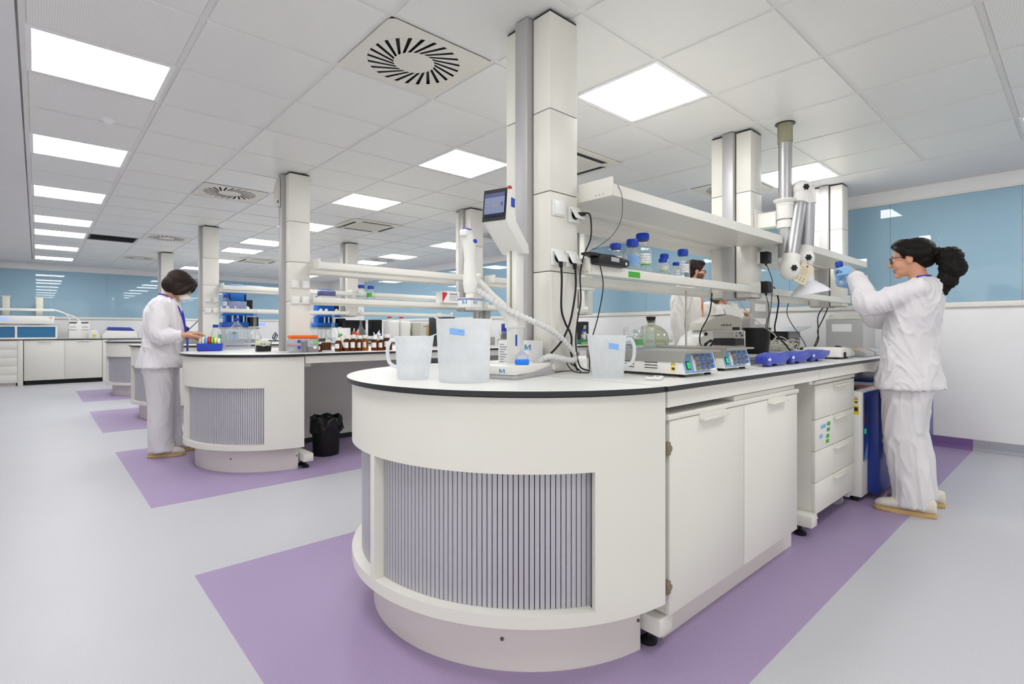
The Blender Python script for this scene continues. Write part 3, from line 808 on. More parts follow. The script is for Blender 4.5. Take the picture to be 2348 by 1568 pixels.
g.obj('display', DP, (-0.0006,0,0), smooth=False)
G().box((-0.12,-0.0555,0.655),(-0.095,-0.0515,0.69),'bluecap',0.002).obj('side_button', DP)
G().box((-0.135,-0.055,0.722),(-0.118,-0.045,0.732),'red',0.001).obj('status_light', DP)
G().box((-0.0372,-0.03,0.12),(-0.034,-0.022,0.165),'bluecap',0.0015).obj('post_button', DP)
# folding arm from the post to the dispensing gun
g = G(); g.tube([(-0.02,0.0,0.20),(-0.04,0.012,0.25),(-0.10,0.05,0.32),(-0.155,0.075,0.375)],0.02,'device',10,6,radii=[0.03,0.026,0.017,0.013]); g.obj('arm', DP)
g = G(); hx, hy = -0.20, 0.082
g.tube([(hx,hy,0.325),(hx,hy,0.36),(hx-0.004,hy,0.45),(hx-0.008,hy,0.515),(hx-0.022,hy,0.55)],0.024,'device',14,6,radii=[0.022,0.028,0.021,0.026,0.022]); 
g.box((hx-0.05,hy-0.017,0.535),(hx-0.005,hy+0.017,0.562),'device',0.008); g.obj('dispensing_gun', DP)
G().box((hx-0.038,hy-0.012,0.5605),(hx-0.008,hy+0.012,0.5665),'bluecap',0.002).obj('gun_button', DP)
G().sph((hx-0.004,hy-0.026,0.52),(0.012,0.006,0.008),'bluecap').obj('gun_trigger', DP)
g = G(); g.box((hx-0.04,hy-0.03,0.268),(hx+0.04,hy+0.03,0.305),'device',0.004)
g.cyl((hx,hy,0.305),(hx,hy,0.33),0.018,'device'); logo_m(g,(hx-0.0405,hy+0.008,0.28),(0,-1,0),(0,0,1),0.018); logo_m(g,(hx-0.02,hy-0.0305,0.28),(1,0,0),(0,0,1),0.018)
for k in range(4): g.box((hx-0.041,hy-0.031,0.296+0.002*k),(hx+0.041,hy+0.031,0.2968+0.002*k),'lilac')
g.obj('filter_cartridge', DP)
g = G()
hp = [(hx+0.01,hy-0.02,0.34),(hx+0.06,hy-0.06,0.30),(hx+0.13,hy-0.10,0.26),(-0.01,-0.07,0.225),(0.06,-0.10,0.20),(0.15,-0.115,0.165),(0.23,-0.13,0.115),(0.275,-0.14,0.07),(0.24,-0.145,0.052),(0.17,-0.13,0.062),(0.09,-0.11,0.075),(0.06,-0.075,0.055),(0.055,-0.06,0.045)]
P2, _ = spline([Vector(p) for p in hp], 26); n = len(P2)
rad = [0.0115+0.0022*math.sin(k*1.05) for k in range(n)]
g.tube(P2,0.012,'tube',12,0,radii=rad); g.obj('corrugated_hose', DP)
# vented cap sitting on the dispenser base
t = thing('vent_filter','clear cone filter with bright blue ring standing on the dispenser base','filter',(1.385,1.468,TZ+0.0505))
G().lathe([(0,0),(0.026,0),(0.0275,0.003),(0.0275,0.018),(0.026,0.02),(0,0.02)],'bluering').obj('ring', t)
G().lathe([(0.0255,0.02),(0.0255,0.035),(0.009,0.05),(0.007,0.052),(0.007,0.068)],'clearplastic').obj('cone', t)
# carton behind
t = thing('carton','small white carton with blue logo standing behind the water dispenser','box',(1.565,1.672,TZ))
g = G(); g.box((-0.029,-0.11,0.0003),(0.03,0.11,0.137),'paper'); g.obj('body', t, smooth=False)
g = G(); logo_m(g,(-0.0306,-0.062,0.098),(0,-1,0),(0,0,1),0.03)
g.obj('logo', t, smooth=False); g = G()
for k in range(9): g.quad([(-0.0306,0.10,0.118-0.011*k),(-0.0306,0.10-0.03-0.012*((k*5)%3),0.118-0.011*k),(-0.0306,0.10-0.03-0.012*((k*5)%3),0.1215-0.011*k),(-0.0306,0.10,0.1215-0.011*k)],'inkgrey')
g.obj('print', t, smooth=False)
G().box((-0.029,-0.109,0.137),(0.01,-0.03,0.139),'paper').obj('flap', t)
# ---------------------------------------------------------------- plastic beakers and jugs
def plastic_vessel(name, lab, cat, x, y, r0, r1, h, spout=0.0, sa=0.0, hand=None, tape=None):
    t = thing(name, lab, cat, (x,y,TZ+0.0004))
    g = G(); w = 0.0028
    g.lathe([(0,0.001),(r0*0.96,0),(r0,0.006),(r1,h-0.008),(r1+0.002,h-0.004),(r1+0.005,h),(r1+0.0055,h-0.003)],'pp',seg=48)
    if spout:
        def f(p):
            a = math.atan2(p.y,p.x)-sa; a = (a+PI) % (2*PI)-PI; k = max(0,(p.z-h*0.78)/(h*0.22)); s = 1+spout*k*k*math.exp(-(a/0.28)**2); return (p.x*s,p.y*s,p.z+0.012*k*math.exp(-(a/0.28)**2))
        g.xform(f)
    for k in range(1,8):
        rr = r0+(r1-r0)*k/9
    b = g.obj('vessel_body', t)
    if hand is not None:
        c, s = math.cos(hand), math.sin(hand)
        g = G(); pts = [(r1*0.97,h*0.88),(r1+0.02,h*0.9),(r1+0.034,h*0.72),(r1+0.03,h*0.42),(r1+0.012,h*0.3),(r0+(r1-r0)*0.25,h*0.28)]
        g.tube([(c*p,s*p,z) for p,z in pts],0.007,'pp',10,6); g.obj('handle', t)
    if tape:
        a0, zt, wa, hh = tape; g = G(); n = 8
        for k in range(n):
            u0 = a0-wa+2*wa*k/n; u1 = u0+2*wa/n
            def W(a,z): rr = r0+(r1-r0)*z/h+0.0012; return (rr*math.cos(a),rr*math.sin(a),z)
            tl = 0.006*(k/n-0.5)
            g.quad([W(u0,zt-tl),W(u1,zt-tl),W(u1,zt+hh-tl),W(u0,zt+hh-tl)],'btape')
            if name == 'beaker' and k in (5,6): g.quad([tuple(Vector(W(u0,zt+hh*0.5))*1.0),W(u0+0.04,zt+hh*0.5),W(u0+0.04,zt+hh*0.65),W(u0,zt+hh*0.65)],'inkgrey')
        g.obj('blue_tape', t)
    return t
toc = math.atan2(-1.5,-1.1)
plastic_vessel('measuring_jug','small translucent plastic jug with its handle to the left on the worktop','jug',1.045,1.702,0.058,0.067,0.160,0.28,math.radians(-42),math.radians(128))
plastic_vessel('beaker','large translucent plastic beaker with blue tape in the centre foreground','beaker',1.131,1.499,0.090,0.0945,0.222,0.10,math.radians(137),None,(toc+0.62+(-0.9),0.165,0.28,0.022))
plastic_vessel('measuring_jug','translucent plastic jug with blue tape and right-hand handle beside the stirrers','jug',1.632,1.246,0.060,0.0685,0.163,0.30,math.radians(135),math.radians(-40),(toc+0.05,0.11,0.30,0.022))
# ---------------------------------------------------------------- multi-position stirrers
def stirrer(lab, x, y, w, dep, rows=3):
    t = thing('magnetic_stirrer', lab, 'stirrer', (x,y,TZ), 0, 'multi position stirrers')   # front edge at y=0, body towards +y
    g = G(); g.prism([(0.0,0.012),(dep,0.012),(dep,0.095),(0.03,0.095),(0.022,0.09)],'device',0,w,'yz')
    for k in range(3):
        for q in range(4):
            ya = 0.12+0.11*k; g.box((-0.0008,ya,0.03+0.011*q),(0.0002,ya+0.06,0.0335+0.011*q),'ink')
    g.obj('housing', t, smooth=False)
    g = G(); g.prism([(-0.012,0.094),(dep+0.002,0.0965),(dep+0.002,0.102),(-0.012,0.102)],'steel',-0.004,w+0.004,'yz'); g.prism([(0.004,0.058),(dep,0.058),(dep,0.1015),(-0.006,0.1015)],'steel',-0.0045,-0.001,'yz'); g.obj('steel_top', t, smooth=False)
    g = G(); F = lambda zz, e=0.0: (0.0+(zz-0.012)/0.08*0.0225)-e
    def FQ(x0,z0,x1,z1,m,e): g.quad([(x0,F(z0,e),z0),(x1,F(z0,e),z0),(x1,F(z1,e),z1),(x0,F(z1,e),z1)],m)
    FQ(0.006,0.016,w-0.006,0.088,'bluepanel',0.0008); FQ(0.075,0.022,w-0.055,0.082,'paper',0.0014); FQ(w-0.06,0.018,w-0.012,0.028,'paper',0.0014)
    g.obj('control_panel', t, smooth=False)
    FQx = FQ; g = G()
    FQ(0.022,0.03,0.05,0.062,'black',0.003); FQ(0.026,0.034,0.046,0.058,'greenlit',0.004); g.obj('green_power_switch', t, smooth=False)
    for r in range(3):
        for c in range(3):
            kx = 0.098+c*(w-0.17)/2.2+0.008*(r == 1); kz = 0.032+0.02*r; ky = F(kz)-0.001
            g = G(); g.lathe([(0.0088,0),(0.0105,0.004),(0.0085,0.024),(0,0.024)],'knobgrey',(kx,ky,kz),14,(0,-0.96,0.28)); g.lathe([(0,0.0242),(0.0086,0.0242),(0.0078,0.027),(0,0.027)],'bluecapp',(kx,ky,kz),14,(0,-0.96,0.28)); g.obj('knob', t)
    g = G(); warn(g, -0.0005, 0.05, 0.045, 0.022, 'x'); g.obj('warning_label', t, smooth=False)
    for a,b in ((0.03,0.03),(w-0.03,0.03),(0.03,dep-0.03),(w-0.03,dep-0.03)):
        G().lathe([(0,0.0003),(0.014,0.0003),(0.014,0.007),(0.008,0.0119),(0,0.0119)],'rubber',(a,b,0),14).obj('rubber_foot', t)
    return t
stirrer('white nine-knob magnetic stirrer with vented side nearest the jug',1.833,1.035,0.262,0.48)
stirrer('white nine-knob magnetic stirrer behind the first one, green power switch',2.262,1.085,0.27,0.48)
def glass_beaker(x, y, z, r, h, lab, group=None, m='glass', water=0.0, name='glass_beaker', cat='beaker'):
    t = thing(name, lab, cat, (x,y,z), 0, group)
    G().lathe([(0,0.0005),(r*0.94,0.0005),(r,0.005),(r,h-0.003),(r*1.06,h)], m, seg=24).obj('glass_wall', t)
    if water: G().lathe([(0,0.003),(r*0.93,0.003),(r*0.96,0.006),(r*0.96,h*water),(0,h*water)],'water',seg=20).obj('liquid', t)
    return t
zt = TZ+0.1024
glass_beaker(2.04,1.417,zt,0.042,0.095,'clear glass beaker at the back left of the first stirrer',None,water=0.55)
t = bottle(1.957,1.33,zt,0.028,0.085,'small clear bottle with green tape on the first stirrer','',cap='clearplastic',label='green',liquid=0.5)
glass_beaker(2.04,1.325,zt,0.028,0.10,'narrow glass cylinder with measuring marks on the first stirrer',None,water=0.7)
t = thing('glass_dome_vessel','large round thick glass vessel with wide flange and black stopper behind the stirrers','vessel',(2.66,1.72,TZ))
G().lathe([(0,0.001),(0.055,0.001),(0.085,0.02),(0.098,0.075),(0.10,0.11),(0.104,0.114)],'glassgreen',seg=36).obj('bowl', t)
G().lathe([(0.118,0.112),(0.122,0.117),(0.12,0.128),(0.104,0.13),(0.10,0.12),(0.118,0.112)],'glassgreen',seg=36).obj('flange', t)
G().lathe([(0.104,0.131),(0.10,0.15),(0.085,0.18),(0.055,0.205),(0.027,0.215),(0.025,0.235),(0.03,0.24)],'glassgreen',seg=36).obj('domed_lid', t)
G().lathe([(0,0.225),(0.0225,0.228),(0.026,0.252),(0.0275,0.252),(0.0275,0.262),(0,0.263)],'rubber',seg=24).obj('stopper', t)
# little meter
t = thing('pocket_timer','small white timer with grey display lying before the first stirrer','timer',(1.70,1.085,TZ),math.radians(25))
G().box((-0.042,-0.03,0.0004),(0.042,0.03,0.012),'device',0.005).obj('case', t)
G().box((-0.028,0.002,0.0122),(0.028,0.022,0.0130),'inkgrey').obj('display', t)
g = G()
for k in range(3): g.box((-0.028+0.02*k,-0.02,0.0122),(-0.014+0.02*k,-0.008,0.0138),'greydev',0.001)
g.obj('keys', t)
# ---------------------------------------------------------------- three blue rocker units on a steel rail
rail = thing('steel_rail','long polished steel rail lying on the worktop behind the blue grips','rail',(2.66,1.10,TZ))
G().box((0,0.085,0.0005),(0.86,0.24,0.016),'steel',0.002).obj('bed', rail); G().box((0,0.10,0.0162),(0.86,0.13,0.026),'steel',0.002).obj('guide', rail); G().box((0,0.19,0.0162),(0.86,0.22,0.026),'steel',0.002).obj('guide', rail)
W3 = ['left','middle','right']
for k in range(3):
    t = thing('bench_grip','blue moulded grip unit with white label on the worktop, %s of three' % W3[k],'grip unit',(2.70+0.31*k,1.06,TZ),0,'blue grip units')
    g = G(); g.prism([(0.0,0.014),(0.11,0.0105),(0.17,0.014),(0.265,0.036),(0.275,0.058),(0.12,0.068),(0.03,0.06),(0.0,0.05)],'bluedev',0.0,0.078,'xz',bev=0.004); g.obj('body', t)
    g = G(); g.box((-0.045,-0.002,0.008),(0.002,0.02,0.055),'bluedev',0.002); g.obj('end_cap', t)
    G().box((-0.035,-0.0036,0.032),(-0.006,-0.0022,0.043),'paper').obj('label', t)
    for fx in (0.03,0.15): G().cyl((fx,0.04,0.0005),(fx,0.04,0.013),0.011,'rubber').obj('rubber_foot', t)
# homogeniser / shaker base
t = thing('shaker_base','white low laboratory shaker with black dial at the far end of the worktop','shaker',(3.70,1.03,TZ),math.radians(2))
g = G(); g.prism([(0.0,0.012),(0.30,0.012),(0.34,0.022),(0.34,0.034),(0.24,0.066),(0.10,0.075),(0.0,0.07)],'device',0.0,0.22,'xz',bev=0.008); g.obj('housing', t)
g = G(); g.quad([(0.335,0.02,0.0368),(0.335,0.20,0.0368),(0.25,0.20,0.0642),(0.25,0.02,0.0642)],'darkgrey'); g.obj('control_face', t, (0.0008,0,0.0022), smooth=False)
G().lathe([(0,0),(0.022,0),(0.02,0.02),(0,0.02)],'black',(0.285,0.09,0.0545),18,(0.3,0,0.95)).obj('dial', t)
G().cyl((0.06,-0.001,0.03),(0.06,-0.010,0.03),0.016,'black').obj('side_knob', t)
for fx in (0.04,0.26):
    for fy in (0.04,0.18): G().cyl((fx,fy,0.0005),(fx,fy,0.0125),0.012,'rubber').obj('rubber_foot', t)
# grey hotplates with orange keys
for k in range(2):
    t = thing('control_unit','low grey control unit with orange keys on the worktop, %s one' % ('nearer' if k == 0 else 'farther'),'control unit',(4.13+0.27*k,1.01,TZ),0,'grey control units')
    g = G(); g.prism([(0.0,0.002),(0.2,0.002),(0.2,0.055),(0.05,0.05),(0.0,0.03)],'greydev',0,0.23,'yz',bev=0.003); g.obj('case', t)
    for a,b,c,d in ((0.02,0.105,0.09,0.16),(0.02,0.056,0.085,0.095),(0.13,0.12,0.2,0.17)):
        G().quad([(a,b,0.0512+0.034*(b-0.05)),(c,b,0.0512+0.034*(b-0.05)),(c,d,0.0512+0.034*(d-0.05)),(a,d,0.0512+0.034*(d-0.05))],'orangekey').obj('orange_key', t, smooth=False)
tag(G().box((4.15,1.30,TZ+0.0005),(4.75,1.42,TZ+0.02),'card',0.002).obj('wooden_board'),'thin light brown board lying behind the grey control units','board')
t = thing('instrument_box','tall grey instrument box with white label behind the standing woman','instrument',(5.50,1.36,TZ))
g = G(); g.box((0,0,0.002),(0.40,0.30,0.285),'greydev',0.004); g.obj('cabinet', t)
g = G(); g.prism([(0.0,0.286),(0.40,0.286),(0.34,0.33),(0.05,0.33)],'beige',0.02,0.28,'xz'); g.obj('cover', t)
g = G(); g.quad([(-0.001,0.25,0.17),(-0.001,0.09,0.17),(-0.001,0.09,0.24),(-0.001,0.25,0.24)],'paper'); g.obj('label', t, smooth=False)
t = thing('flat_tablet','flat black tray-shaped device with cable lying before the grey wall side','tray device',(5.30,1.72,TZ))
G().box((0,0,0.0005),(0.26,0.2,0.018),'black',0.004).obj('body', t); G().box((0.02,0.02,0.0182),(0.24,0.18,0.022),'greydev',0.001).obj('surface', t)
cable('grey_cable','grey cable hanging from the lower shelf to the flat black device',[(5.16,1.87,1.335),(5.10,1.86,1.25),(5.12,1.84,1.17),(5.28,1.82,1.05),(5.40,1.82,0.98),(5.46,1.82,0.93)],0.004,'darkgrey')
cable('black_cable','black cable pair dropping from the last column to the worktop, left strand',[(5.62,1.70,1.33),(5.48,1.72,1.22),(5.42,1.70,1.05),(5.33,1.70,0.95),(5.26,1.70,0.9085)],0.005)
cable('black_cable','black cable pair dropping from the last column to the worktop, right strand',[(5.66,1.68,1.33),(5.56,1.70,1.20),(5.44,1.71,1.09),(5.46,1.71,1.0),(5.24,1.68,0.9085)],0.005)
# ---------------------------------------------------------------- instruments behind the stirrers
CR = math.radians(-35)
t = thing('benchtop_centrifuge','white instrument with black and red swoosh on its side behind the stirrers','instrument',(3.62,1.98,TZ),CR)
g = G(); g.prism([(0.0,0.01),(0.42,0.01),(0.42,0.18),(0.13,0.18),(0.06,0.13)],'device',0,0.34,'xz',bev=0.006); g.obj('housing', t)
g = G(); g.prism([(0.07,0.03),(0.13,0.045),(0.18,0.10),(0.14,0.115),(0.09,0.085)],'black',-0.0015,0.0,'xz'); g.prism([(0.10,0.055),(0.13,0.07),(0.15,0.095),(0.125,0.09)],'device',-0.002,-0.0016,'xz'); g.obj('black_emblem', t)
G().prism([(0.15,0.055),(0.24,0.055),(0.24,0.072),(0.16,0.072)],'red',-0.0015,0,'xz').obj('red_stripe', t); G().prism([(0.2,0.02),(0.41,0.02),(0.41,0.075),(0.245,0.075)],'darkgrey',-0.0012,0,'xz').obj('grey_panel', t)
G().cyl((0.10,-0.006,0.155),(0.10,0,0.155),0.013,'rubber').obj('screw_knob', t)
for fx in (0.05,0.37): G().cyl((fx,0.05,0.0005),(fx,0.05,0.0105),0.013,'rubber').obj('rubber_foot', t); G().cyl((fx,0.29,0.0005),(fx,0.29,0.0105),0.013,'rubber').obj('rubber_foot', t)
t = thing('printer','small beige desktop printer standing on the white instrument behind the stirrers','printer',(3.62+0.09*math.cos(CR)-0.03*math.sin(CR),1.98+0.09*math.sin(CR)+0.03*math.cos(CR),TZ+0.1803),CR)
g = G(); g.prism([(0.0,0.001),(0.31,0.001),(0.325,0.05),(0.31,0.10),(0.22,0.122),(0.11,0.108),(0.02,0.06)],'beige',0,0.24,'xz',bev=0.008); g.obj('housing', t)
G().prism([(0.13,0.1135),(0.21,0.1225),(0.21,0.126),(0.13,0.117)],'darkgrey',0.03,0.13,'xz').obj('window', t)
g = G()
for k in range(6): g.box((0.15+0.014*k,-0.001,0.035),(0.158+0.014*k,0.0,0.045+0.006*(k%2)),'ink')
g.obj('markings', t, smooth=False); G().box((0.24,-0.002,0.004),(0.30,0.0,0.026),'ink').obj('slot', t)
t = thing('opened_instrument','small opened instrument with exposed black electronics beside the black bucket','instrument',(3.47,1.60,TZ))
g = G(); g.box((0,0,0.001),(0.15,0.15,0.06),'steel'); g.box((0.005,-0.006,0.062),(0.145,0.15,0.098),'black',0.002); g.box((0.0,-0.004,0.1),(0.15,0.15,0.135),'steel',0.002)
for k in range(10):
    a = random.uniform(0.01,0.13); b = random.choice([0.01,0.03,0.045,0.108,0.12]); g.box((a,-0.008,b),(a+random.uniform(0.006,0.02),-0.001,b+random.uniform(0.006,0.014)),random.choice(['black','ink','greydev']))
g.obj('frame', t, smooth=False); t.scale = (1,1,1.3)
t = thing('bucket','round black bucket among the tangled cables on the foreground worktop','bucket',(4.16,1.74,TZ))
G().lathe([(0,0.001),(0.082,0.001),(0.086,0.006),(0.10,0.192),(0.106,0.193),(0.106,0.202),(0.098,0.202),(0.083,0.008),(0,0.008)],'black',seg=36).obj('body', t)
t = thing('upright_panel','tall grey upright metal panel with two white paper notes held by a woman','panel',(5.17,2.20,TZ),math.radians(-55))
g = G(); g.box((0,0,0.001),(0.155,0.13,0.47),'greydev',0.004); g.obj('cabinet', t)
g = G(); g.quad([(0.02,-0.001,0.37),(0.12,-0.001,0.365),(0.12,-0.001,0.435),(0.02,-0.001,0.44)],'paper'); g.obj('upper_note', t, smooth=False); g = G(); g.quad([(0.02,-0.001,0.24),(0.12,-0.001,0.24),(0.12,-0.001,0.30),(0.02,-0.001,0.30)],'paper'); g.obj('lower_note', t, smooth=False)
t = thing('label_printer','dark grey boxy printer with paper sheet lying on top near the right wall','printer',(5.56,2.0,TZ),math.radians(-8))
g = G(); g.box((0,0,0.001),(0.2,0.22,0.17),'greydev',0.004); g.box((-0.18,0.02,0.001),(-0.001,0.22,0.165),'black',0.004); g.box((0.06,-0.002,0.03),(0.14,0.0,0.1),'ink'); g.box((0.09,-0.0028,0.05),(0.12,-0.001,0.09),'beige'); g.obj('housing', t, smooth=False)
tag(G().prism([(-0.26,0.0),(0.12,0.0),(0.34,0.05),(0.34,0.053),(0.12,0.003),(-0.26,0.004)],'paper',-0.05,0.25,'xz').obj('paper_sheet', None, (5.56,2.0,TZ+0.1715), math.radians(-8)),'large white paper sheet curling over the dark grey printer','paper')
for k in range(14):
    a = k*0.7; cxk, cyk = 4.72+0.06*math.sin(a*1.3), 1.80+0.06*math.cos(a*1.7); R0 = 0.08+0.03*((k*37)%10)/10
    pts = []
    for q in range(9):
        b = a+q*2*PI/8*0.95; pts.append((cxk+R0*1.35*math.cos(b), cyk+R0*math.sin(b), TZ+0.008+0.006*k*(0.6+0.4*math.sin(b*2+k))+0.05*max(0,math.sin(b+k))))
    if k == 0: CT = G()
    CT.tube(pts,0.0042,'beige',6,6)
tag(CT.obj('cable_tangle'),'heap of tangled pale cables beside the black bucket','cable')
cable('pale_cable','pale cable drooping from the hanging column to the tangled heap',[(3.66,1.66,1.30),(3.75,1.64,1.22),(3.92,1.60,1.12),(4.10,1.58,1.05),(4.35,1.68,0.985),(4.55,1.76,0.93)],0.0045,'beige')
cable('black_cable','black cable from the shelf edge to the instrument with the red stripe',[(3.36,1.70,1.335),(3.365,1.72,1.2),(3.40,1.80,1.08),(3.50,1.86,1.0),(3.60,1.88,0.945),(3.62,1.86,0.91)],0.0045)
tag(G().cyl((3.13,1.76,TZ+0.0005),(3.13,1.76,1.345),0.006,'steel',seg=12).obj('support_rod'),'thin upright steel rod in front of the bearded man','rod')
# power adapters on the hanging column
def adapter(lab, x, z):
    t = thing('power_adapter', lab, 'adapter', (x,1.536,z), 0, 'black power adapters')
    G().box((-0.036,-0.055,-0.04),(0.036,0.0,0.04),'black',0.006).obj('case', t)
    g = G(); 
    for k in range(4): g.box((-0.024,-0.0556,-0.02+0.012*k),(0.024,-0.0552,-0.016+0.012*k),'darkgrey')
    g.obj('print', t); G().cyl((0,-0.03,-0.04),(0,-0.03,-0.056),0.006,'rubber').obj('strain_relief', t)
make_socket(c2, 1.765, 1.55, 1.59, 'y'); make_socket(c2, 1.765, 1.55, 1.385, 'y')
adapter('black power adapter on the hanging column, upper one',3.755,1.59); adapter('black power adapter on the hanging column, lower one',3.755,1.385)
cable('adapter_cable','thin black cable linking the upper and lower power adapters',[(3.755,1.50,1.535),(3.765,1.49,1.5),(3.78,1.482,1.46),(3.79,1.478,1.42),(3.785,1.478,1.34),(3.79,1.49,1.22),(3.765,1.5,1.12),(3.76,1.5,1.0)],0.0025)
cable('adapter_cable','thin wavy black cable below the lower adapter',[(3.755,1.506,1.33),(3.75,1.49,1.27),(3.79,1.5,1.2),(3.765,1.51,1.13),(3.79,1.53,1.05),(3.82,1.6,0.99)],0.0025)
cable('power_cable','thick black cable arching from the lower adapter to the worktop',[(3.79,1.50,1.40),(3.86,1.49,1.38),(3.93,1.49,1.30),(3.93,1.5,1.2),(3.87,1.49,1.08),(3.83,1.40,0.98),(3.84,1.36,0.93),(3.95,1.33,0.909),(4.1,1.27,0.9085)],0.0055)
# ---------------------------------------------------------------- extraction arm
EA = thing('extraction_arm','jointed white and aluminium fume extraction arm hanging from the ceiling','extraction arm',(3.72,1.368,CEIL))
ez = -CEIL
G().cyl((0,0,-0.13),(0,0,0.0),0.047,'cream',seg=28).obj('ceiling_adapter', EA)
G().lathe([(0.05,-0.004),(0.062,-0.004),(0.062,0),(0.05,0)],'black',seg=28).obj('ceiling_ring', EA)
G().cyl((0,0,1.56+ez),(0,0,-0.13),0.042,'alu',seg=28).obj('drop_tube', EA)
g = G(); g.lathe([(0.043,0),(0.07,0.02),(0.073,0.025),(0.073,0.03),(0.05,0.03)],'device',(0,0,1.93+ez),28); g.lathe([(0.043,-0.09),(0.052,-0.09),(0.052,0.0),(0.056,0.002),(0.056,0.012),(0.043,0.012)],'device',(0,0,1.92+ez),28); g.lathe([(0.043,-0.02),(0.05,-0.02),(0.05,0.03),(0.043,0.03)],'device',(0,0,1.79+ez),28); g.obj('collar', EA)
g = G(); g.box((-0.03,0.045,1.88+ez),(0.05,0.176,1.888+ez),'device'); g.box((-0.03,0.045,1.79+ez),(0.05,0.176,1.798+ez),'device'); g.box((-0.028,0.05,1.798+ez),(-0.022,0.176,1.88+ez),'device'); g.box((-0.06,0.172,1.76+ez),(0.07,0.179,1.92+ez),'device'); g.obj('wall_bracket', EA, smooth=False)
jl = Vector((-0.045,-0.045,1.49+ez)); el = Vector((0.075,-0.075,2.03+ez)); j2 = Vector((0.085,-0.085,1.565+ez))
cd = Vector((-0.72,-0.69,0)).normalized()
g = G(); g.tube([(0,0,1.57+ez),(-0.005,-0.01,1.53+ez),jl],0.05,'device',20,6); g.sph(jl,(0.062,0.062,0.075),'device',24,16)
g.tube([jl,jl+(el-jl)*0.17],0.055,'device',20); g.obj('lower_joint', EA)
G().cyl(jl+(el-jl)*0.165+cd*0.0,jl+(el-jl)*0.87,0.045,'alu',seg=28).obj('inner_tube', EA)
g = G(); g.tube([jl+(el-jl)*0.82,el],0.055,'device',20); g.sph(el,(0.068,0.068,0.06),'device',24,16); g.tube([el+Vector((0.03,-0.02,0.0)),el+Vector((0.035,-0.03,-0.1))],0.05,'device',20); g.obj('elbow_joint', EA)
G().cyl(el+Vector((0.035,-0.03,-0.09)),j2+Vector((0.02,-0.012,0.06)),0.043,'alu',seg=28).obj('outer_tube', EA)
g = G(); g.tube([j2+Vector((0.02,-0.012,0.08)),j2],0.048,'device',20); g.sph(j2,(0.068,0.068,0.068),'device',24,16); g.tube([j2,j2+Vector((0.03,-0.02,-0.07)),j2+Vector((0.035,-0.025,-0.14))],0.03,'device',18,4); g.obj('hood_joint', EA)
for c, r in ((jl+cd*0.062,0.02),(el+cd*0.064,0.02),(j2+cd*0.066,0.02)):
    g = G(); g.cyl(c-cd*0.008,c+cd*0.014,r*0.62,'rubber',seg=12)
    sx = Vector((0,0,1)).cross(cd)
    for k in range(6):
        a = k*PI/3; g.sph(c+cd*0.004+(sx*math.cos(a)+Vector((0,0,1))*math.sin(a))*r*0.75,r*0.33,'rubber',8,6)
    g.obj('lock_knob', EA)
hc = Vector((3.835,1.262,1.405))-Vector((3.72,1.368,CEIL)); ax = Vector((-0.12,0.13,1.0)).normalized()
g = G(); g.lathe([(0.036,0.05),(0.036,0.012),(0.05,0.0),(0.085,-0.028),(0.119,-0.064),(0.123,-0.074),(0.119,-0.074),(0.083,-0.034),(0.048,-0.008),(0.02,0.0)],'hoodw',hc,40,ax); g.obj('hood', EA)
t = thing('instruction_tag','cream cardboard instruction tag hanging from the extraction arm joint','tag',(3.745,1.235,1.515))
g = G(); g.box((-0.042,-0.004,-0.135),(0.042,0.004,0.0),'tagpaper')
for q in range(5):
    g.box((-0.034+0.008*(q%2),-0.0046,-0.03-0.011*q),(0.012+0.006*(q%3),-0.0041,-0.028-0.011*q),'inkgrey')
for q in range(6):
    g.box((-0.034+0.022*(q%3),-0.0046,-0.10-0.016*(q//3)),(-0.024+0.022*(q%3),-0.0041,-0.094-0.016*(q//3)),'inkgrey')
g.cyl((0.0,-0.0046,-0.014),(0.0,-0.0041,-0.014),0.006,'ink'); g.obj('card', t, (0,0,0), math.radians(-46), smooth=False).rotation_euler = (0.0,math.radians(26),math.radians(-44))
cable('tag_string','thin dark string holding the cream tag on the arm joint',[(3.755,1.24,1.55),(3.752,1.238,1.53),(3.748,1.235,1.517)],0.001)
# ---------------------------------------------------------------- below the first island
CB = thing('base_cabinet','white two-door base cabinet under the foreground worktop','cabinet',(1.573,0.945,0))
g = G(); g.box((0.004,0.02,0.125),(1.145,0.48,0.782),'white'); g.obj('carcass', CB, smooth=False)
G().box((0.06,0.062,0.0005),(1.245-0.0,0.49,0.1245),'plinth').obj('plinth', CB, smooth=False)
G().box((-0.012,-0.004,0.7825),(1.158,0.50,0.8025),'white',0.003).obj('top_panel', CB)
for x0,x1,hx0,hx1 in ((0.0,0.566,0.20,0.40),(0.569,1.147,0.80,0.99)):
    d = G().box((x0+0.001,0.0,0.126),(x1-0.001,0.019,0.780),'white',0.0015).obj('door', CB); handle(d, hx0, hx1, 0.0, 0.772)
for z in (0.688,0.223): 
    g = G(); g.box((-0.018,-0.004,z-0.022),(0.003,0.03,z+0.022),'hinge',0.002); g.cyl((-0.002,-0.0042,z),(-0.002,-0.0052,z),0.012,'hinge'); g.obj('hinge', CB)
tag(G().box((2.06,0.95,0.8032),(2.70,1.35,0.822),'white',0.002).obj('loose_board'),'loose white board lying on top of the two-door cabinet','board')
DU = thing('drawer_unit','white four-drawer unit on castors with green and blue tape labels','drawer unit',(3.06,0.975,0))
g = G(); g.box((0,0.018,0.098),(0.69,0.52,0.795),'white'); g.obj('carcass', DU, smooth=False); G().box((-0.005,-0.002,0.7955),(0.695,0.525,0.815),'white',0.003).obj('top_panel', DU)
zz = [0.102,0.270,0.438,0.607,0.790]
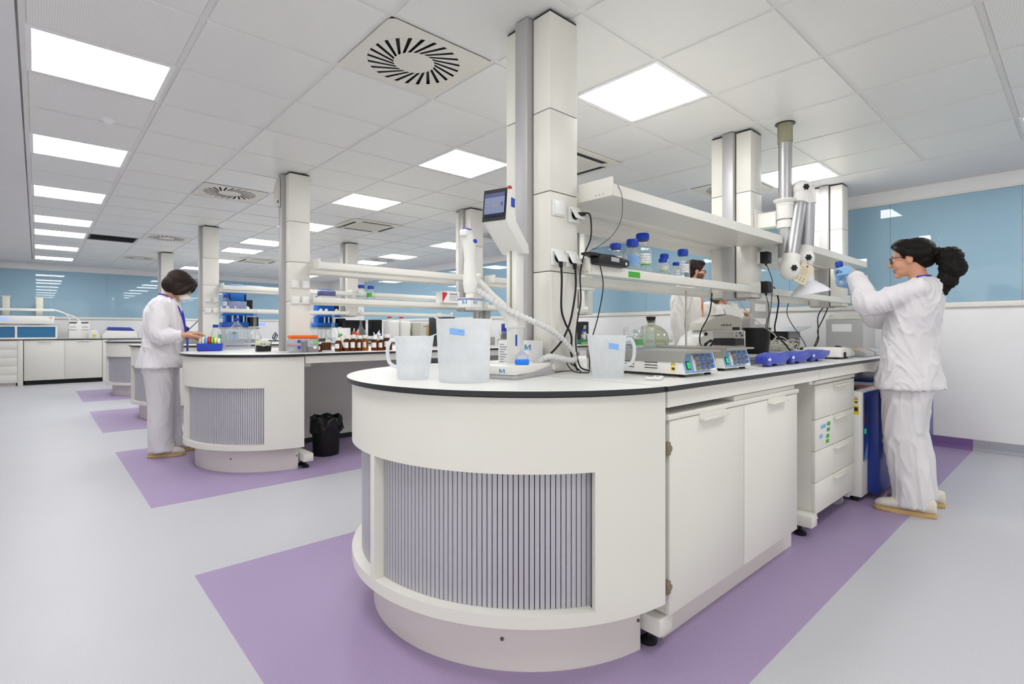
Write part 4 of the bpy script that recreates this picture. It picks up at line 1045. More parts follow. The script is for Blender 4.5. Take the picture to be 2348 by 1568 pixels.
for k in range(4):
    d = G().box((0.003,0.0,zz[k]+0.0015),(0.687,0.0175,zz[k+1]-0.0015),'white',0.0015).obj('drawer', DU); handle(d, 0.29, 0.53, 0.0, zz[k+1]-0.012)
    if k == 2:
        for a,b,c,m in ((0.09,0.55,0.08,'btape'),(0.065,0.50,0.05,'btape'),(0.19,0.555,0.05,'green'),(0.185,0.523,0.05,'green'),(0.175,0.488,0.05,'green'),(0.17,0.46,0.05,'green')):
            G().box((a,-0.0012,b),(a+c,-0.0003,b+0.02),m).obj('tape_label', d)
    if k == 1: G().box((0.10,-0.0012,0.40),(0.16,-0.0003,0.415),'paper').obj('paper_label', d)
for x,y in ((0.06,0.08),(0.63,0.08),(0.06,0.46),(0.63,0.46)):
    g = G(); g.cyl((x-0.012,y,0.036),(x+0.012,y,0.036),0.0355,'greydev',seg=20); g.box((x-0.018,y-0.02,0.05),(x+0.018,y+0.02,0.0975),'alu'); g.box((x-0.016,y-0.07,0.066),(x+0.016,y-0.02,0.072),'paper'); g.obj('castor', DU)
OV = thing('drying_oven','white and blue laboratory oven with open blue door under the worktop','oven',(3.83,0.955,0))
g = G(); g.box((0,0,0.035),(0.74,0.55,0.70),'device',0.004); g.obj('cabinet', OV)
for x,y in ((0.05,0.05),(0.69,0.05),(0.05,0.5),(0.69,0.5)): G().cyl((x,y,0.0005),(x,y,0.036),0.02,'rubber').obj('foot', OV)
g = G(); g.box((0.035,-0.004,0.26),(0.115,0.0,0.69),'oven'); g.box((0.045,-0.006,0.57),(0.105,-0.003,0.64),'screen'); g.box((0.045,-0.006,0.49),(0.105,-0.003,0.55),'ovenled'); g.box((0.05,-0.007,0.43),(0.075,-0.003,0.46),'greenlit'); g.prism([(0.036,0.262),(0.114,0.262),(0.114,0.37)],'bluepanel',-0.0055,-0.0042,'xz'); g.obj('control_strip', OV, smooth=False)
d = G().box((0.125,-0.062,0.045),(0.735,-0.003,0.692),'oven',0.004).obj('door', OV)
g = G(); g.box((0.20,-0.075,0.36),(0.235,-0.062,0.39),'device',0.004); g.tube([(0.215,-0.08,0.375),(0.245,-0.088,0.372),(0.262,-0.09,0.345),(0.262,-0.09,0.27),(0.25,-0.088,0.255)],0.012,'device',12,5); g.obj('door_handle', d)
g = G(); warn(g, -0.0006, 0.03, 0.645, 0.024, 'x'); g.quad([(-0.0012,0.045,0.555),(-0.0012,0.015,0.555),(-0.0012,0.015,0.61),(-0.0012,0.045,0.61)],'yellow'); g.quad([(-0.0018,0.04,0.575),(-0.0018,0.02,0.575),(-0.0018,0.02,0.6),(-0.0018,0.04,0.6)],'ink'); g.obj('warning_label', OV, smooth=False)
tag(G().box((4.02,0.99,0.7008),(4.26,1.20,0.704),'pinkpaper').obj('folder', rotz=0),'pink folder lying on the white and blue oven','folder')
tag(G().box((3.88,1.0,0.7008),(3.99,1.03,0.712),'black',0.002).obj('cable_duct'),'short black strip lying on the oven beside the pink folder','strip')
tag(G().box((4.75,0.90,0.05),(5.74,1.4,0.70),'oven',0.004).obj('blue_cabinet'),'tall dark blue cabinet under the worktop behind the standing woman','cabinet')
# ---------------------------------------------------------------- shelves over the other islands
for k, nm in ((1,'second'),(2,'third')):
    dy = ISL[k]-ISL[0]-0.03
    for (a,b,wd) in ((1.824,3.60,'near'),(3.82,5.58,'far')):
        shelf_board('shelf','upper front shelf over the %s island, %s part' % (nm,wd),a,b,1.362+dy,1.64+dy if a > 9 else 1.545+dy,1.625,1.682,-1)
        shelf_board('shelf','upper back shelf over the %s island, %s part' % (nm,wd),a,b,1.84+dy,2.03+dy,1.625,1.682,1)
        shelf_board('shelf','lower front shelf over the %s island, %s part' % (nm,wd),a,b,1.482+dy,1.545+dy,1.332,1.3782,-1)
        shelf_board('shelf','lower back shelf over the %s island, %s part' % (nm,wd),a,b,1.84+dy,1.98+dy,1.332,1.3782,1)
isl_col(1,3.965,1.312,'white far column over the second island right of the front column',False)
# ---------------------------------------------------------------- second island: things on the worktop
S2 = 'amber bottles on the second island'
YA = 4.40
AB = [(1.775,0.075,0.022,'amber bottle half hidden behind the clear box with green tape'),(1.925,0.108,0.026,'amber bottle with a broad label right of the rack of dark tubes'),
      (1.968,0.10,0.02,'slim amber bottle half hidden behind the third from the left'),(2.005,0.125,0.03,'amber bottle with a small square label, white cap'),
      (2.058,0.127,0.031,'amber bottle with a tall white label in the middle of the row'),(2.120,0.122,0.028,'amber bottle with three highlights right of the tall-label bottle'),
      (2.190,0.125,0.032,'lighter honey-coloured amber bottle in the row'),(2.270,0.115,0.031,'dark amber bottle beside a slanting white pipette'),
      (2.325,0.113,0.027,'dark amber bottle between two larger ones near the right end'),(2.392,0.131,0.034,'large amber bottle with big blank white label near the right end'),
      (2.442,0.118,0.022,'amber bottle at the right end of the row')]
for k,(x,h,r,lb) in enumerate(AB):
    bottle(x, YA-0.06+(0.05 if k in (0,2,6,10) else 0.0)+0.012*(k%2), TZ, r*1.05, h*1.12, lb, S2, cap='device', label='paper', glass='amber' if k != 6 else 'amberlight', lines=False)
PT = [(1.955,YA+0.10,0.14,'red',0.5,'white pipette with red clip, leftmost'),(1.985,YA-0.05,0.15,'green',-0.35,'white pipette with green clip leaning left of the tall-label bottle'),(2.10,YA+0.06,0.165,'red',0.15,'white pipette with red clip behind the middle bottle'),
      (2.15,YA+0.07,0.155,'orange',0.1,'white pipette with orange clip behind the honey-coloured bottle'),(2.235,YA-0.05,0.15,'btape',0.5,'white pipette with pale blue clip leaning to the right'),(2.31,YA-0.055,0.14,'paper',-0.4,'plain white pipette leaning before the dark amber bottles'),(2.355,YA+0.06,0.15,'paper',0.12,'upright white pipette beside the large blank label')]
for x,y,h,m,tl,lb in PT:
    h *= 1.22
    t = thing('pipette', lb+' on the second island','pipette',(x,y,TZ+0.001),0,'pipettes among the amber bottles'); t.rotation_euler = (0,tl*0.8,0)
    g = G(); g.lathe([(0,0.012),(0.0028,0.012),(0.004,0.05),(0.0085,0.07),(0.0095,h*0.8),(0.005,h*0.82),(0.005,h),(0,h)],'device',seg=12); g.obj('barrel', t)
    g = G(); g.box((-0.014,-0.011,h*0.74),(0.014,0.011,h*0.85),m,0.002); g.obj('clip', t)
# tube rack with brown tubes
t = thing('tube_rack','clear rack of dark brown tubes with small white label left of the amber bottles','rack',(1.84,YA,TZ))
G().box((-0.045,-0.025,0.0005),(0.045,0.025,0.012),'clearplastic').obj('base_plate', t); G().box((-0.045,-0.025,0.08),(0.045,0.025,0.084),'device').obj('top_plate', t)
for k in range(4):
    for q in range(2): G().cyl((-0.032+0.021*k,-0.012+0.024*q,0.0125),(-0.032+0.021*k,-0.012+0.024*q,0.0795),0.0085,'tubebrown',seg=12).obj('tube', t)
for k in range(3): G().cyl((-0.0+0.016*k,0.0,0.0845),(-0.0+0.016*k,0,0.105),0.006,'creamcap',seg=10).obj('cap', t)
# plastic tubs
t = thing('storage_box','translucent storage box with bright orange lid behind the small tubs','box',(1.68,4.50,TZ))
G().box((-0.105,-0.05,0.0005),(0.105,0.05,0.112),'clearplastic',0.006).obj('body', t); G().box((-0.112,-0.056,0.1125),(0.112,0.056,0.142),'orange',0.008).obj('lid', t)
def tub(lb, x, y, z, w, h, m, clip=None, fill=None):
    t = thing('plastic_tub', lb, 'tub', (x,y,z), 0, 'small plastic tubs by the column')
    G().box((-w/2,-0.04,0.0005),(w/2,0.04,h-0.008),m,0.004).obj('body', t); G().box((-w/2-0.003,-0.043,h-0.0078),(w/2+0.003,0.043,h),'clearplastic',0.002).obj('lid', t)
    if fill: G().box((-w/2+0.003,-0.036,0.004),(w/2-0.003,0.036,h*fill[1]),fill[0],0.003).obj('contents', t)
    if clip: G().box((w/2-0.035,-0.046,h-0.02),(w/2-0.012,-0.041,h),clip,0.001).obj('clip', t)
    return t
tub('lower of two stacked clear tubs with blue clips',1.555,4.36,TZ,0.095,0.052,'clearplastic','bluecap')
tub('upper of two stacked clear tubs with blue clips, pink contents',1.555,4.36,TZ+0.0525,0.095,0.05,'clearplastic','bluecap',('pinkpaper',0.4))
tub('tub of dark purple beads between the stacked tubs and the green-taped box',1.63,4.375,TZ,0.05,0.105,'clearplastic',None,('berry',0.85))
t = tub('clear box of brown granules with bright green tape',1.70,4.365,TZ,0.09,0.11,'clearplastic',None,('brown',0.4))
G().box((-0.005,-0.0425,0.068),(0.04,-0.0412,0.085),'greenb').obj('green_tape', t); G().box((0.0,-0.0425,0.03),(0.025,-0.0412,0.05),'paper').obj('paper_label', t)
# pen box with scissors
t = thing('desk_organiser','black and cream desk organiser left of the second column','organiser',(1.44,4.78,TZ))
g = G(); g.prism([(-0.058,0.0005),(0.056,0.0005),(0.06,0.045),(0.03,0.05),(-0.005,0.042),(-0.02,0.05),(-0.055,0.055)],'black',-0.04,0.0,'xz'); g.obj('front_tray', t, smooth=False)
g = G(); g.box((-0.05,0.001,0.0005),(0.05,0.04,0.098),'creamcap',0.002); g.box((0.045,0.0,0.0005),(0.06,0.042,0.08),'paper'); g.obj('note_block', t)
G().cyl((-0.01,-0.003,0.065),(-0.01,0.0,0.065),0.006,'logo').obj('sticker', t); G().cyl((0.015,-0.003,0.065),(0.015,0.0,0.065),0.006,'logo').obj('sticker', t)
t = thing('scissors','scissors with teal and black handles standing in the desk organiser','scissors',(1.492,4.765,TZ+0.05)); 
g = G(); g.box((-0.004,-0.001,-0.0),(0.004,0.001,0.055),'steel',rot=(0,0.45,0),piv=(0,0,0)); g.obj('blades', t)
for s in (-1,1):
    g = G(); pts = [(0.045+0.017*s*0.4+0.011*math.cos(a)*0.8+0.012*math.sin(a),0.002*s,0.078+0.026*math.sin(a)-0.008*s) for a in [2*PI*q/12 for q in range(13)]]
    g.tube(pts,0.004,'tealgrip' if s > 0 else 'black',8,2); g.obj('grip', t)
# blue rack of label tape rolls
t = thing('tape_dispenser','blue plastic dispenser holding coloured tape rolls at the island end','dispenser',(1.13,5.20,TZ),math.radians(-20))
g = G(); g.box((-0.09,-0.045,0.0005),(0.09,0.045,0.006),'bluebin',0.002)
for a in (-1,1): g.prism([(-0.09,0.006),(0.09,0.006),(0.097,0.066),(-0.097,0.066)],'bluebin',a*0.047-0.0035,a*0.047+0.0035,'xz')
for a in (-1,1): g.box((a*0.0915-0.003,-0.0432,0.0062),(a*0.0915+0.003,0.0432,0.066),'bluebin')
for k in range(5): g.box((-0.06+0.03*k,-0.0515,0.01),(-0.057+0.03*k,-0.0505,0.06),'bluedev')
g.obj('tray', t)
RC = ['white','paper','btape','red','greenb','yellowp','paper']
Rn = ['leftmost white roll','second white roll','pale blue roll','red roll','green roll','yellow roll','rightmost white roll']
ca, sa_ = math.cos(math.radians(-20)), math.sin(math.radians(-20))
for k in range(7):
    lx = -0.072+0.0235*k; rr = (0.030,0.037,0.038,0.039,0.038,0.033,0.031)[k]
    wx, wy = 1.13+lx*ca, 5.20+lx*sa_
    o = G().lathe([(0.012,-0.009),(rr,-0.009),(rr,0.009),(0.012,0.009),(0.012,-0.009)],RC[k],(0,0,0),28,(1,0,0)).obj('tape_roll',None,(wx,wy,TZ+0.05+rr),math.radians(-20))
    tag(o,'label tape, %s in the blue dispenser' % Rn[k],'tape','tape rolls in the blue dispenser')
tag(G().box((1.40,5.15,TZ+0.0004),(1.75,5.36,TZ+0.004),'paper').obj('paper_stack',rotz=0),'flat papers lying on the second island behind the desk organiser','papers')
# acrylic stand and tall clear things beside the tape rolls
t = thing('acrylic_stand','clear acrylic stand with a green mark behind the tape rolls','stand',(1.37,5.38,TZ),math.radians(-40))
G().box((-0.12,-0.002,0.0005),(0.12,0.002,0.20),'clearplastic').obj('front_pane', t); G().box((-0.12,0.0025,0.0005),(-0.116,0.08,0.20),'clearplastic').obj('side_pane', t); G().box((0.116,0.0025,0.0005),(0.12,0.08,0.20),'clearplastic').obj('side_pane', t); G().box((-0.02,-0.004,0.15),(0.02,-0.0025,0.162),'green').obj('label', t)
# waste bin with bag
t = thing('waste_bin','black waste bin lined with a black bag under the second island','bin',(1.88,4.50,0))
G().lathe([(0,0.0005),(0.105,0.0005),(0.108,0.006),(0.118,0.31),(0.112,0.31),(0.104,0.012),(0,0.012)],'rubber',seg=32).obj('bin_body', t)
g = G(); n = 40; rings = []
for q,(r,z) in enumerate(((0.112,0.30),(0.118,0.335),(0.125,0.335),(0.132,0.31),(0.135,0.26),(0.128,0.215),(0.122,0.20))):
    rings.append([((r+0.009*math.sin(5*a+q)+0.006*math.sin(11*a-q))*math.cos(a),(r+0.009*math.sin(5*a+q)+0.006*math.sin(11*a-q))*math.sin(a),z+0.018*math.sin(3*a+1)*(q>3)+0.008*math.sin(7*a)) for a in [2*PI*i/n for i in range(n)]])
for a,b in zip(rings[:-1],rings[1:]):
    for i in range(n): g.quad([a[i],a[(i+1)%n],b[(i+1)%n],b[i]],'bag')
bmesh.ops.remove_doubles(g.bm, verts=g.bm.verts[:], dist=0.0001)
g.obj('bag', t, ang=80); G().sph((0.10,-0.10,0.235),(0.022,0.018,0.014),'bag',10,8).obj('bag_knot', t); G().box((0.02,-0.131,0.30),(0.045,-0.126,0.315),'yellowp').obj('yellow_tie', t)
t = thing('carton','small blue and white carton under the second island seen between the beakers','box',(3.30,4.82,0.0))
G().box((-0.2,-0.14,0.0005),(0.2,0.14,0.60),'paper').obj('lower_carton', t); G().box((-0.19,-0.13,0.6005),(0.19,0.13,0.72),'bluecap').obj('upper_carton', t)
# on the lower shelf of island 2
bottle(2.273,4.625,ZS,0.041,0.136,'clear capped bottle with small green label on the second island shelf','',liquid=0.55,label='paper',band='green')
bottle(2.372,4.63,ZS,0.040,0.133,'clear capped bottle with wide green label on the second island shelf','',liquid=0.5,label='green',lines=False)
t = thing('sorting_case','small white case with translucent lilac lid on the second island shelf','case',(2.12,5.06,ZS))
G().box((-0.07,-0.05,0.0004),(0.07,0.05,0.045),'paper',0.003).obj('body', t); G().box((-0.072,-0.052,0.0455),(0.072,0.052,0.094),'lilacclear',0.004).obj('lid', t)
t = thing('glove_carton','printed white carton with torn red flap at the right end of the shelf','box',(3.28,4.63,ZS),math.radians(6))
g = G(); g.box((-0.06,-0.055,0.0005),(0.11,0.055,0.125),'paper'); g.prism([(-0.06,0.0005),(-0.06,0.125),(-0.13,0.11),(-0.128,0.0005)],'paper',-0.05,0.05,'xz'); g.obj('carton_body', t, smooth=False)
G().prism([(-0.125,0.001),(-0.055,0.105),(-0.13,0.11)],'red',-0.053,-0.051,'xz').obj('red_flap', t, smooth=False); G().box((-0.19,-0.05,0.112),(-0.05,0.05,0.115),'paper',rot=(0,-0.12,0)).obj('lid_flap', t)
g = G(); 
for k in range(5): g.box((-0.03+0.022*k,-0.0565,0.085),(-0.013+0.022*k,-0.0555,0.102),'inkgrey')
label_lines(g,-0.05,0.1,0.02,0.078,-0.0562,4); g.obj('print', t, smooth=False)
# black chassis, cardboard tray, jars behind the beakers
t = thing('computer_case','black upright computer case behind the plastic beakers on the second island','computer',(3.44,4.98,TZ))
g = G(); g.box((-0.05,-0.18,0.0005),(0.05,0.2,0.33),'black',0.004); g.box((-0.045,-0.183,0.28),(0.045,-0.18,0.32),'darkgrey'); g.obj('case', t)
t = thing('cardboard_tray','cardboard tray holding capped bottles behind the large beaker','tray',(3.79,5.36,TZ+0.0))
g = G(); g.box((-0.25,-0.1,0.0005),(0.25,0.1,0.25),'card'); g.obj('box', t, smooth=False)
for k,(m,x) in enumerate((('black',-0.12),('bluecap',0.0),('paper',0.08),('bluecap',0.2))):
    o = G().lathe([(0,0),(0.035,0),(0.035,0.03),(0.032,0.04),(0.032,0.07),(0,0.07)],m,seg=18).obj('capped_jar',None,(3.79+x,5.33,TZ+0.2508)); tag(o,'jar with %s cap standing on the cardboard tray, %s' % ({'black':'black','bluecap':'dark blue','paper':'white'}[m],('first from left','second from left','third from left','last')[k]),'jar','jars on the cardboard tray')
t = thing('dissolution_unit','grey two-post laboratory unit with black clamps behind the dispenser cartridge','instrument',(4.20,5.20,TZ))
g = G(); g.box((-0.14,-0.1,0.0005),(0.14,0.12,0.1),'greydev',0.006); g.cyl((-0.08,0,0.1),(-0.08,0,0.42),0.045,'steel'); g.box((0.02,-0.05,0.1),(0.11,0.05,0.50),'greydev',0.01); g.obj('frame', t)
G().prism([(-0.13,0.43),(0.2,0.43),(0.24,0.45),(0.2,0.46),(-0.13,0.46)],'steel',-0.06,0.06,'xz').obj('clamp_plate', t); G().box((0.03,-0.052,0.25),(0.06,-0.05,0.265),'ink').obj('switch', t)
t = thing('overhead_pump','blue and black pump head on a beige base left of the dispenser post','pump',(4.54,5.12,TZ))
G().box((-0.06,-0.06,0.0005),(0.12,0.1,0.07),'beige',0.006).obj('base', t); G().box((-0.05,-0.05,0.0705),(0.05,0.05,0.13),'black',0.008).obj('collar', t); G().box((-0.045,-0.045,0.1305),(0.045,0.045,0.27),'bluedev',0.012).obj('head', t); G().box((0.0,-0.047,0.20),(0.045,-0.0452,0.235),'beige').obj('label', t)
for k in range(2): glass_beaker(4.40+0.055*k,5.06,TZ,0.024,0.17,'tall narrow glass cylinder left of the blue pump, %s one' % ('left' if k == 0 else 'right'),'tall glass cylinders')
# right of the front column, far end of island 2
bottle(5.30,4.44,TZ+0.061,0.035,0.13,'clear bottle with blue cap standing on green boxes right of the front column','',label='paper')
t = thing('reagent_box','flat green and yellow reagent box on the far end of the second island','box',(5.32,4.44,TZ)); G().box((-0.16,-0.08,0.0005),(0.10,0.08,0.06),'greenb2',0.002).obj('carton_body', t); G().box((-0.16,-0.0815,0.008),(0.10,-0.0802,0.028),'ambery').obj('yellow_stripe', t)
t = thing('ring_binder','black box with slanted white vents right of the front column','box',(5.50,4.62,TZ)); g = G(); g.box((-0.06,-0.05,0.0005),(0.06,0.15,0.30),'black',0.003); g.obj('body', t)
g = G()
for q in range(3):
    for k in range(4): g.prism([(-0.05+0.014*k,0.2-0.075*q),(-0.044+0.014*k,0.2-0.075*q),(-0.034+0.014*k,0.25-0.075*q),(-0.04+0.014*k,0.25-0.075*q)],'paper',-0.0512,-0.0502,'xz')
g.obj('vents', t, smooth=False)
# ---------------------------------------------------------------- third island
ROB = []
def robot(x, y, lb):
    t = thing('dissolution_tester', lb, 'instrument', (x,y,TZ), 0, 'blue laboratory robots')
    g = G(); g.box((-0.24,-0.2,0.0005),(0.24,0.25,0.05),'darkgrey',0.006); g.box((-0.23,-0.18,0.2),(0.25,0.25,0.23),'greydev',0.004); g.obj('base', t)
    for q in range(6): G().lathe([(0,0.052),(0.022,0.055),(0.032,0.075),(0.032,0.199)],'glass',(-0.19+0.075*q,-0.12,0),14).obj('vessel', t)
    G().box((-0.23,-0.14,0.2305),(0.12,0.22,0.305),'robot',0.012).obj('drive_head', t)
    G().box((-0.15,0.02,0.3055),(0.13,0.22,0.86),'robot',0.012).obj('tower', t); G().box((-0.22,-0.10,0.40),(0.24,0.019,0.46),'robot',0.008).obj('manifold', t)
    G().box((0.12,-0.17,0.24),(0.24,-0.02,0.38),'black',0.01).obj('display', t); G().box((0.25,-0.16,0.25),(0.34,-0.10,0.30),'screenlit',0.004).obj('touch_screen', t)
    G().box((-0.115,0.012,0.60),(-0.095,0.0198,0.72),'black').obj('slot', t); G().box((0.1,0.012,0.60),(0.12,0.0198,0.72),'black').obj('slot', t); G().box((0.132,0.05,0.45),(0.22,0.2,0.64),'black',0.004).obj('valve_block', t)
    for q in (-0.16,-0.07,0.10): G().sph((q,-0.12,0.50),(0.028,0.025,0.035),'paper',14,10).obj('motor', t)
    for q in (-0.1,-0.03,0.05): G().cyl((q,-0.12,0.306),(q,-0.12,0.399),0.012,'device').obj('shaft', t)
    G().tube([(-0.22,-0.1,0.43),(-0.3,-0.1,0.38),(-0.31,-0.1,0.22),(-0.26,-0.15,0.1)],0.006,'device',8,8).obj('hose', t)
    return t
robot(2.20,8.46,'blue laboratory robot seen through the third island shelf beside its column')
robot(3.56,8.46,'blue laboratory robot with row of vessels behind the orange-lidded box')
YG = 7.46
bottle(1.670,YG-0.06,TZ,0.05,0.255,'narrow clear bottle with blue cap left in the glassware row','',label='',neck=0.027)
bottle(1.80,YG,TZ,0.088,0.265,'wide bottle with blue cap and green label in the glassware row','',label='green',lines=False,liquid=0.4,neck=0.042)
bottle(1.965,YG+0.14,TZ,0.10,0.345,'tallest blue-capped bottle with cone shoulders in the glassware row','',label='btape',liquid=0.3,neck=0.027)
def vflask(x, y, lb, R=0.085, H=0.46, z=TZ):
    t = thing('volumetric_flask', lb, 'flask', (x,y,z), 0, 'volumetric flasks')
    G().lathe([(0,0.001),(R*0.6,0.001),(R*0.9,R*0.3),(R,R*0.8),(R*0.85,R*1.35),(R*0.3,R*2.1),(0.02,R*2.5),(0.0175,H-0.01),(0.022,H)],'glass',seg=28).obj('glass_body', t)
    G().lathe([(0,0.004),(R*0.58,0.004),(R*0.86,R*0.3),(R*0.95,R*0.75),(0,R*0.75)],'water',seg=24).obj('liquid', t)
    return t
vflask(2.165,YG+0.05,'tall-necked glass flask left of the desk organiser in the glassware row'); vflask(3.225,YG,'tall-necked glass flask behind the pipettes, left of the white box',0.105,0.44); vflask(3.66,YG,'tall-necked glass flask before the black monitors',0.105,0.44)
tag(G().box((3.34,7.60,TZ+0.0005),(3.56,7.78,TZ+0.22),'paper',0.003).obj('white_box'),'plain white open box between two tall-necked flasks','box')
bottle(1.886,7.785,ZS,0.045,0.185,'clear bottle with blue cap on the third island shelf','',label='paper')
t = thing('clear_case','clear plastic case with small purple items on the third island shelf','case',(2.03,7.80,ZS)); G().box((-0.1,-0.05,0.0005),(0.1,0.04,0.10),'clearplastic',0.003).obj('body', t)
for k in range(3): G().box((-0.07+0.05*k,-0.02,0.002),(-0.045+0.05*k,0.01,0.045),'lilac',0.003).obj('item', t)
def monitor(x, y, w, h, lb):
    t = thing('monitor', lb, 'monitor', (x,y,TZ), 0, 'black monitors'); G().box((-w/2,-0.02,0.09),(w/2,0.02,0.09+h),'black',0.006).obj('screen', t); G().box((-w/2+0.06,-0.035,0.13),(w/2-0.06,-0.0205,0.05+h),'rubber',0.01).obj('rear_housing', t); G().box((-0.03,-0.01,0.02),(0.03,0.03,0.0895),'black').obj('neck', t); G().box((-0.11,-0.08,0.0005),(0.11,0.1,0.0195),'black',0.004).obj('base', t)
monitor(3.86,8.12,0.40,0.26,'wide black monitor behind the tall-necked flask'); monitor(4.22,8.08,0.24,0.27,'black monitor seen from behind right of the flask')
def jerry(x, y, lb):
    t = thing('jerrycan', lb, 'canister', (x,y,TZ), 0, 'white canisters with red caps'); G().box((-0.1,-0.1,0.0005),(0.1,0.1,0.34),'device',0.03,3).obj('body', t); G().cyl((-0.03,0,0.335),(-0.03,0,0.38),0.03,'device').obj('neck', t); G().cyl((-0.03,0,0.3805),(-0.03,0,0.402),0.036,'red').obj('cap', t)
jerry(4.29,7.66,'left white canister with red cap'); jerry(4.53,7.70,'right white canister with red cap')
t = thing('analyser','beige boxy analyser behind the small jug','instrument',(4.86,7.52,TZ)); g = G(); g.box((-0.2,-0.15,0.0005),(0.2,0.25,0.31),'beige',0.006); g.box((-0.14,-0.1512,0.24),(-0.04,-0.1502,0.25),'ink'); 
for k in range(3): g.box((-0.1,-0.1512,0.12+0.03*k),(0.12,-0.1502,0.123+0.03*k),'inkgrey')
g.obj('housing', t)
t = thing('tissue_box','flat purple and blue carton left of the small jug','box',(4.05,7.42,TZ)); G().box((-0.09,-0.06,0.0005),(0.09,0.06,0.085),'lilac',0.002).obj('carton_body', t); G().box((-0.085,-0.0612,0.01),(0.0,-0.0602,0.04),'btape').obj('print', t)
# ---------------------------------------------------------------- far wall bench
t = thing('wall_worktop','black-edged white worktop along the far wall','worktop',(0,14.05,0)); G().box((-2.2,0.0,0.893),(3.0,0.62,0.91),'edge').obj('core', t); G().box((-2.2,0.002,0.9101),(3.0,0.62,0.913),'top').obj('surface', t)
FT = 0.9135
for x0 in (-2.1,-1.18):
    t = thing('drawer_unit','white five-drawer unit under the far wall bench, %s' % ('nearer the door cabinet' if x0 > -2 else 'farther left'),'drawer unit',(x0,14.06,0),0,'far wall drawer units')
    w = 0.90; G().box((0,0.02,0.06),(w,0.58,0.89),'white').obj('carcass', t, smooth=False); G().box((0.02,0.05,0.0005),(w-0.02,0.56,0.0595),'plinth').obj('plinth', t, smooth=False)
    for k in range(5): d = G().box((0.002,0.0,0.062+0.165*k),(w-0.002,0.019,0.223+0.165*k),'white',0.001).obj('drawer', t); handle(d,0.30,0.60,0.0,0.21+0.165*k)
t = thing('base_cabinet','white two-door cabinet under the far wall bench','cabinet',(-0.19,14.06,0)); G().box((0,0.02,0.09),(1.22,0.58,0.89),'white').obj('carcass', t, smooth=False); G().box((0.02,0.06,0.0005),(1.20,0.56,0.0895),'rubber').obj('plinth', t, smooth=False)
for a,b in ((0.002,0.606),(0.61,1.218)): d = G().box((a,0,0.092),(b,0.019,0.885),'white',0.001).obj('door', t); handle(d,a+0.2,a+0.42,0.0,0.872)
for x in (-0.24,1.075): tag(G().box((x-0.04,14.055,0.0005),(x+0.04,14.6,0.892),'white',0.003).obj('bench_post'),'narrow white upright under the far bench, %s of the two-door cabinet' % ('left' if x < 0 else 'right'),'upright','far bench uprights')
t = thing('water_bath_unit','white apparatus with three teal windows and tall posts on the far wall bench','apparatus',(-0.50,14.18,FT))
g = G(); g.box((-0.9,0,0.0005),(0.80,0.35,0.03),'device'); g.box((-0.9,0,0.245),(0.80,0.35,0.27),'device'); 
for x in (-0.9,-0.38,0.18,0.78): g.box((x,0,0.03),(x+0.035,0.35,0.245),'device')
g.obj('frame', t, smooth=False)
for a,b in ((-0.86,-0.385),(-0.34,0.175),(0.22,0.775)): G().box((a,0.02,0.035),(b,0.03,0.242),'bluewin').obj('window', t, smooth=False)
g = G(); g.box((-0.9,-0.01,0.30),(0.77,0.33,0.46),'device',0.01); g.obj('console', t); G().box((-0.07,-0.013,0.36),(0.09,-0.0105,0.43),'screenlit').obj('display', t); G().box((0.68,-0.013,0.42),(0.74,-0.0105,0.435),'orangekey').obj('logo_strip', t)
for x in (0.05,0.54): G().box((x-0.055,0.20,0.46),(x+0.055,0.28,0.84),'ivory',0.004).obj('post', t); G().box((x-0.07,0.19,0.8405),(x+0.07,0.29,0.855),'device').obj('post_cap', t)
G().box((-0.9,0.08,0.56),(0.77,0.13,0.61),'device',0.004).obj('cross_bar', t)
g = G(); g.tube([(0.77,0.10,0.59),(0.9,0.10,0.54),(0.98,0.10,0.46),(1.02,0.1,0.3),(0.95,0.08,0.18)],0.014,'device',8,8); g.tube([(0.77,0.10,0.585),(0.98,0.10,0.5),(1.13,0.10,0.42),(1.2,0.06,0.25),(1.24,0.04,0.05)],0.014,'device',8,8); g.obj('hoses', t)
t = thing('twin_pump','white twin pump unit with dark dials on the far wall bench','pump',(0.62,14.22,FT)); G().box((-0.13,0,0.0005),(0.22,0.3,0.36),'device',0.02).obj('body', t)
for x in (-0.06,0.13):
    g = G(); g.box((x-0.06,-0.006,0.32),(x+0.06,-0.0005,0.345),'ink'); g.box((x-0.05,-0.005,0.24),(x+0.05,-0.0005,0.25),'inkgrey'); g.box((x-0.06,-0.005,0.18),(x+0.06,-0.0005,0.188),'inkgrey'); g.obj('dial', t)
t = thing('ring_stand_filter','white curved shell with yellow warning mark beside the twin pump','shell',(0.90,14.14,FT)); G().lathe([(0,0.0005),(0.09,0.0005),(0.1,0.08),(0.08,0.16),(0,0.19)],'device',seg=24).obj('shell', t); G().box((-0.03,-0.103,0.04),(0.02,-0.099,0.09),'yellow').obj('warning_mark', t)
t = thing('benchtop_centrifuge','white centrifuge with blue lid on the far wall bench','centrifuge',(1.33,14.28,FT)); g = G(); g.prism([(-0.30,0.0005),(0.32,0.0005),(0.32,0.06),(0.27,0.16),(-0.22,0.17),(-0.30,0.07)],'device',-0.14,0.22,'xz',bev=0.012); g.obj('housing', t); g = G(); g.prism([(-0.21,0.172),(0.28,0.162),(0.2,0.235),(-0.19,0.245)],'oven',-0.12,0.2,'xz',bev=0.01); g.obj('lid', t)
for k in range(4): glass_beaker(1.72+0.13*k,14.20,FT,0.055,0.16,'squat clear beaker in the far wall row, %s' % ('first from left','second','third','last')[k],'beakers on the far wall bench')
t = thing('metal_basket','grey wire basket of glassware behind the woman in the mask','basket',(2.1,14.42,FT)); g = G()
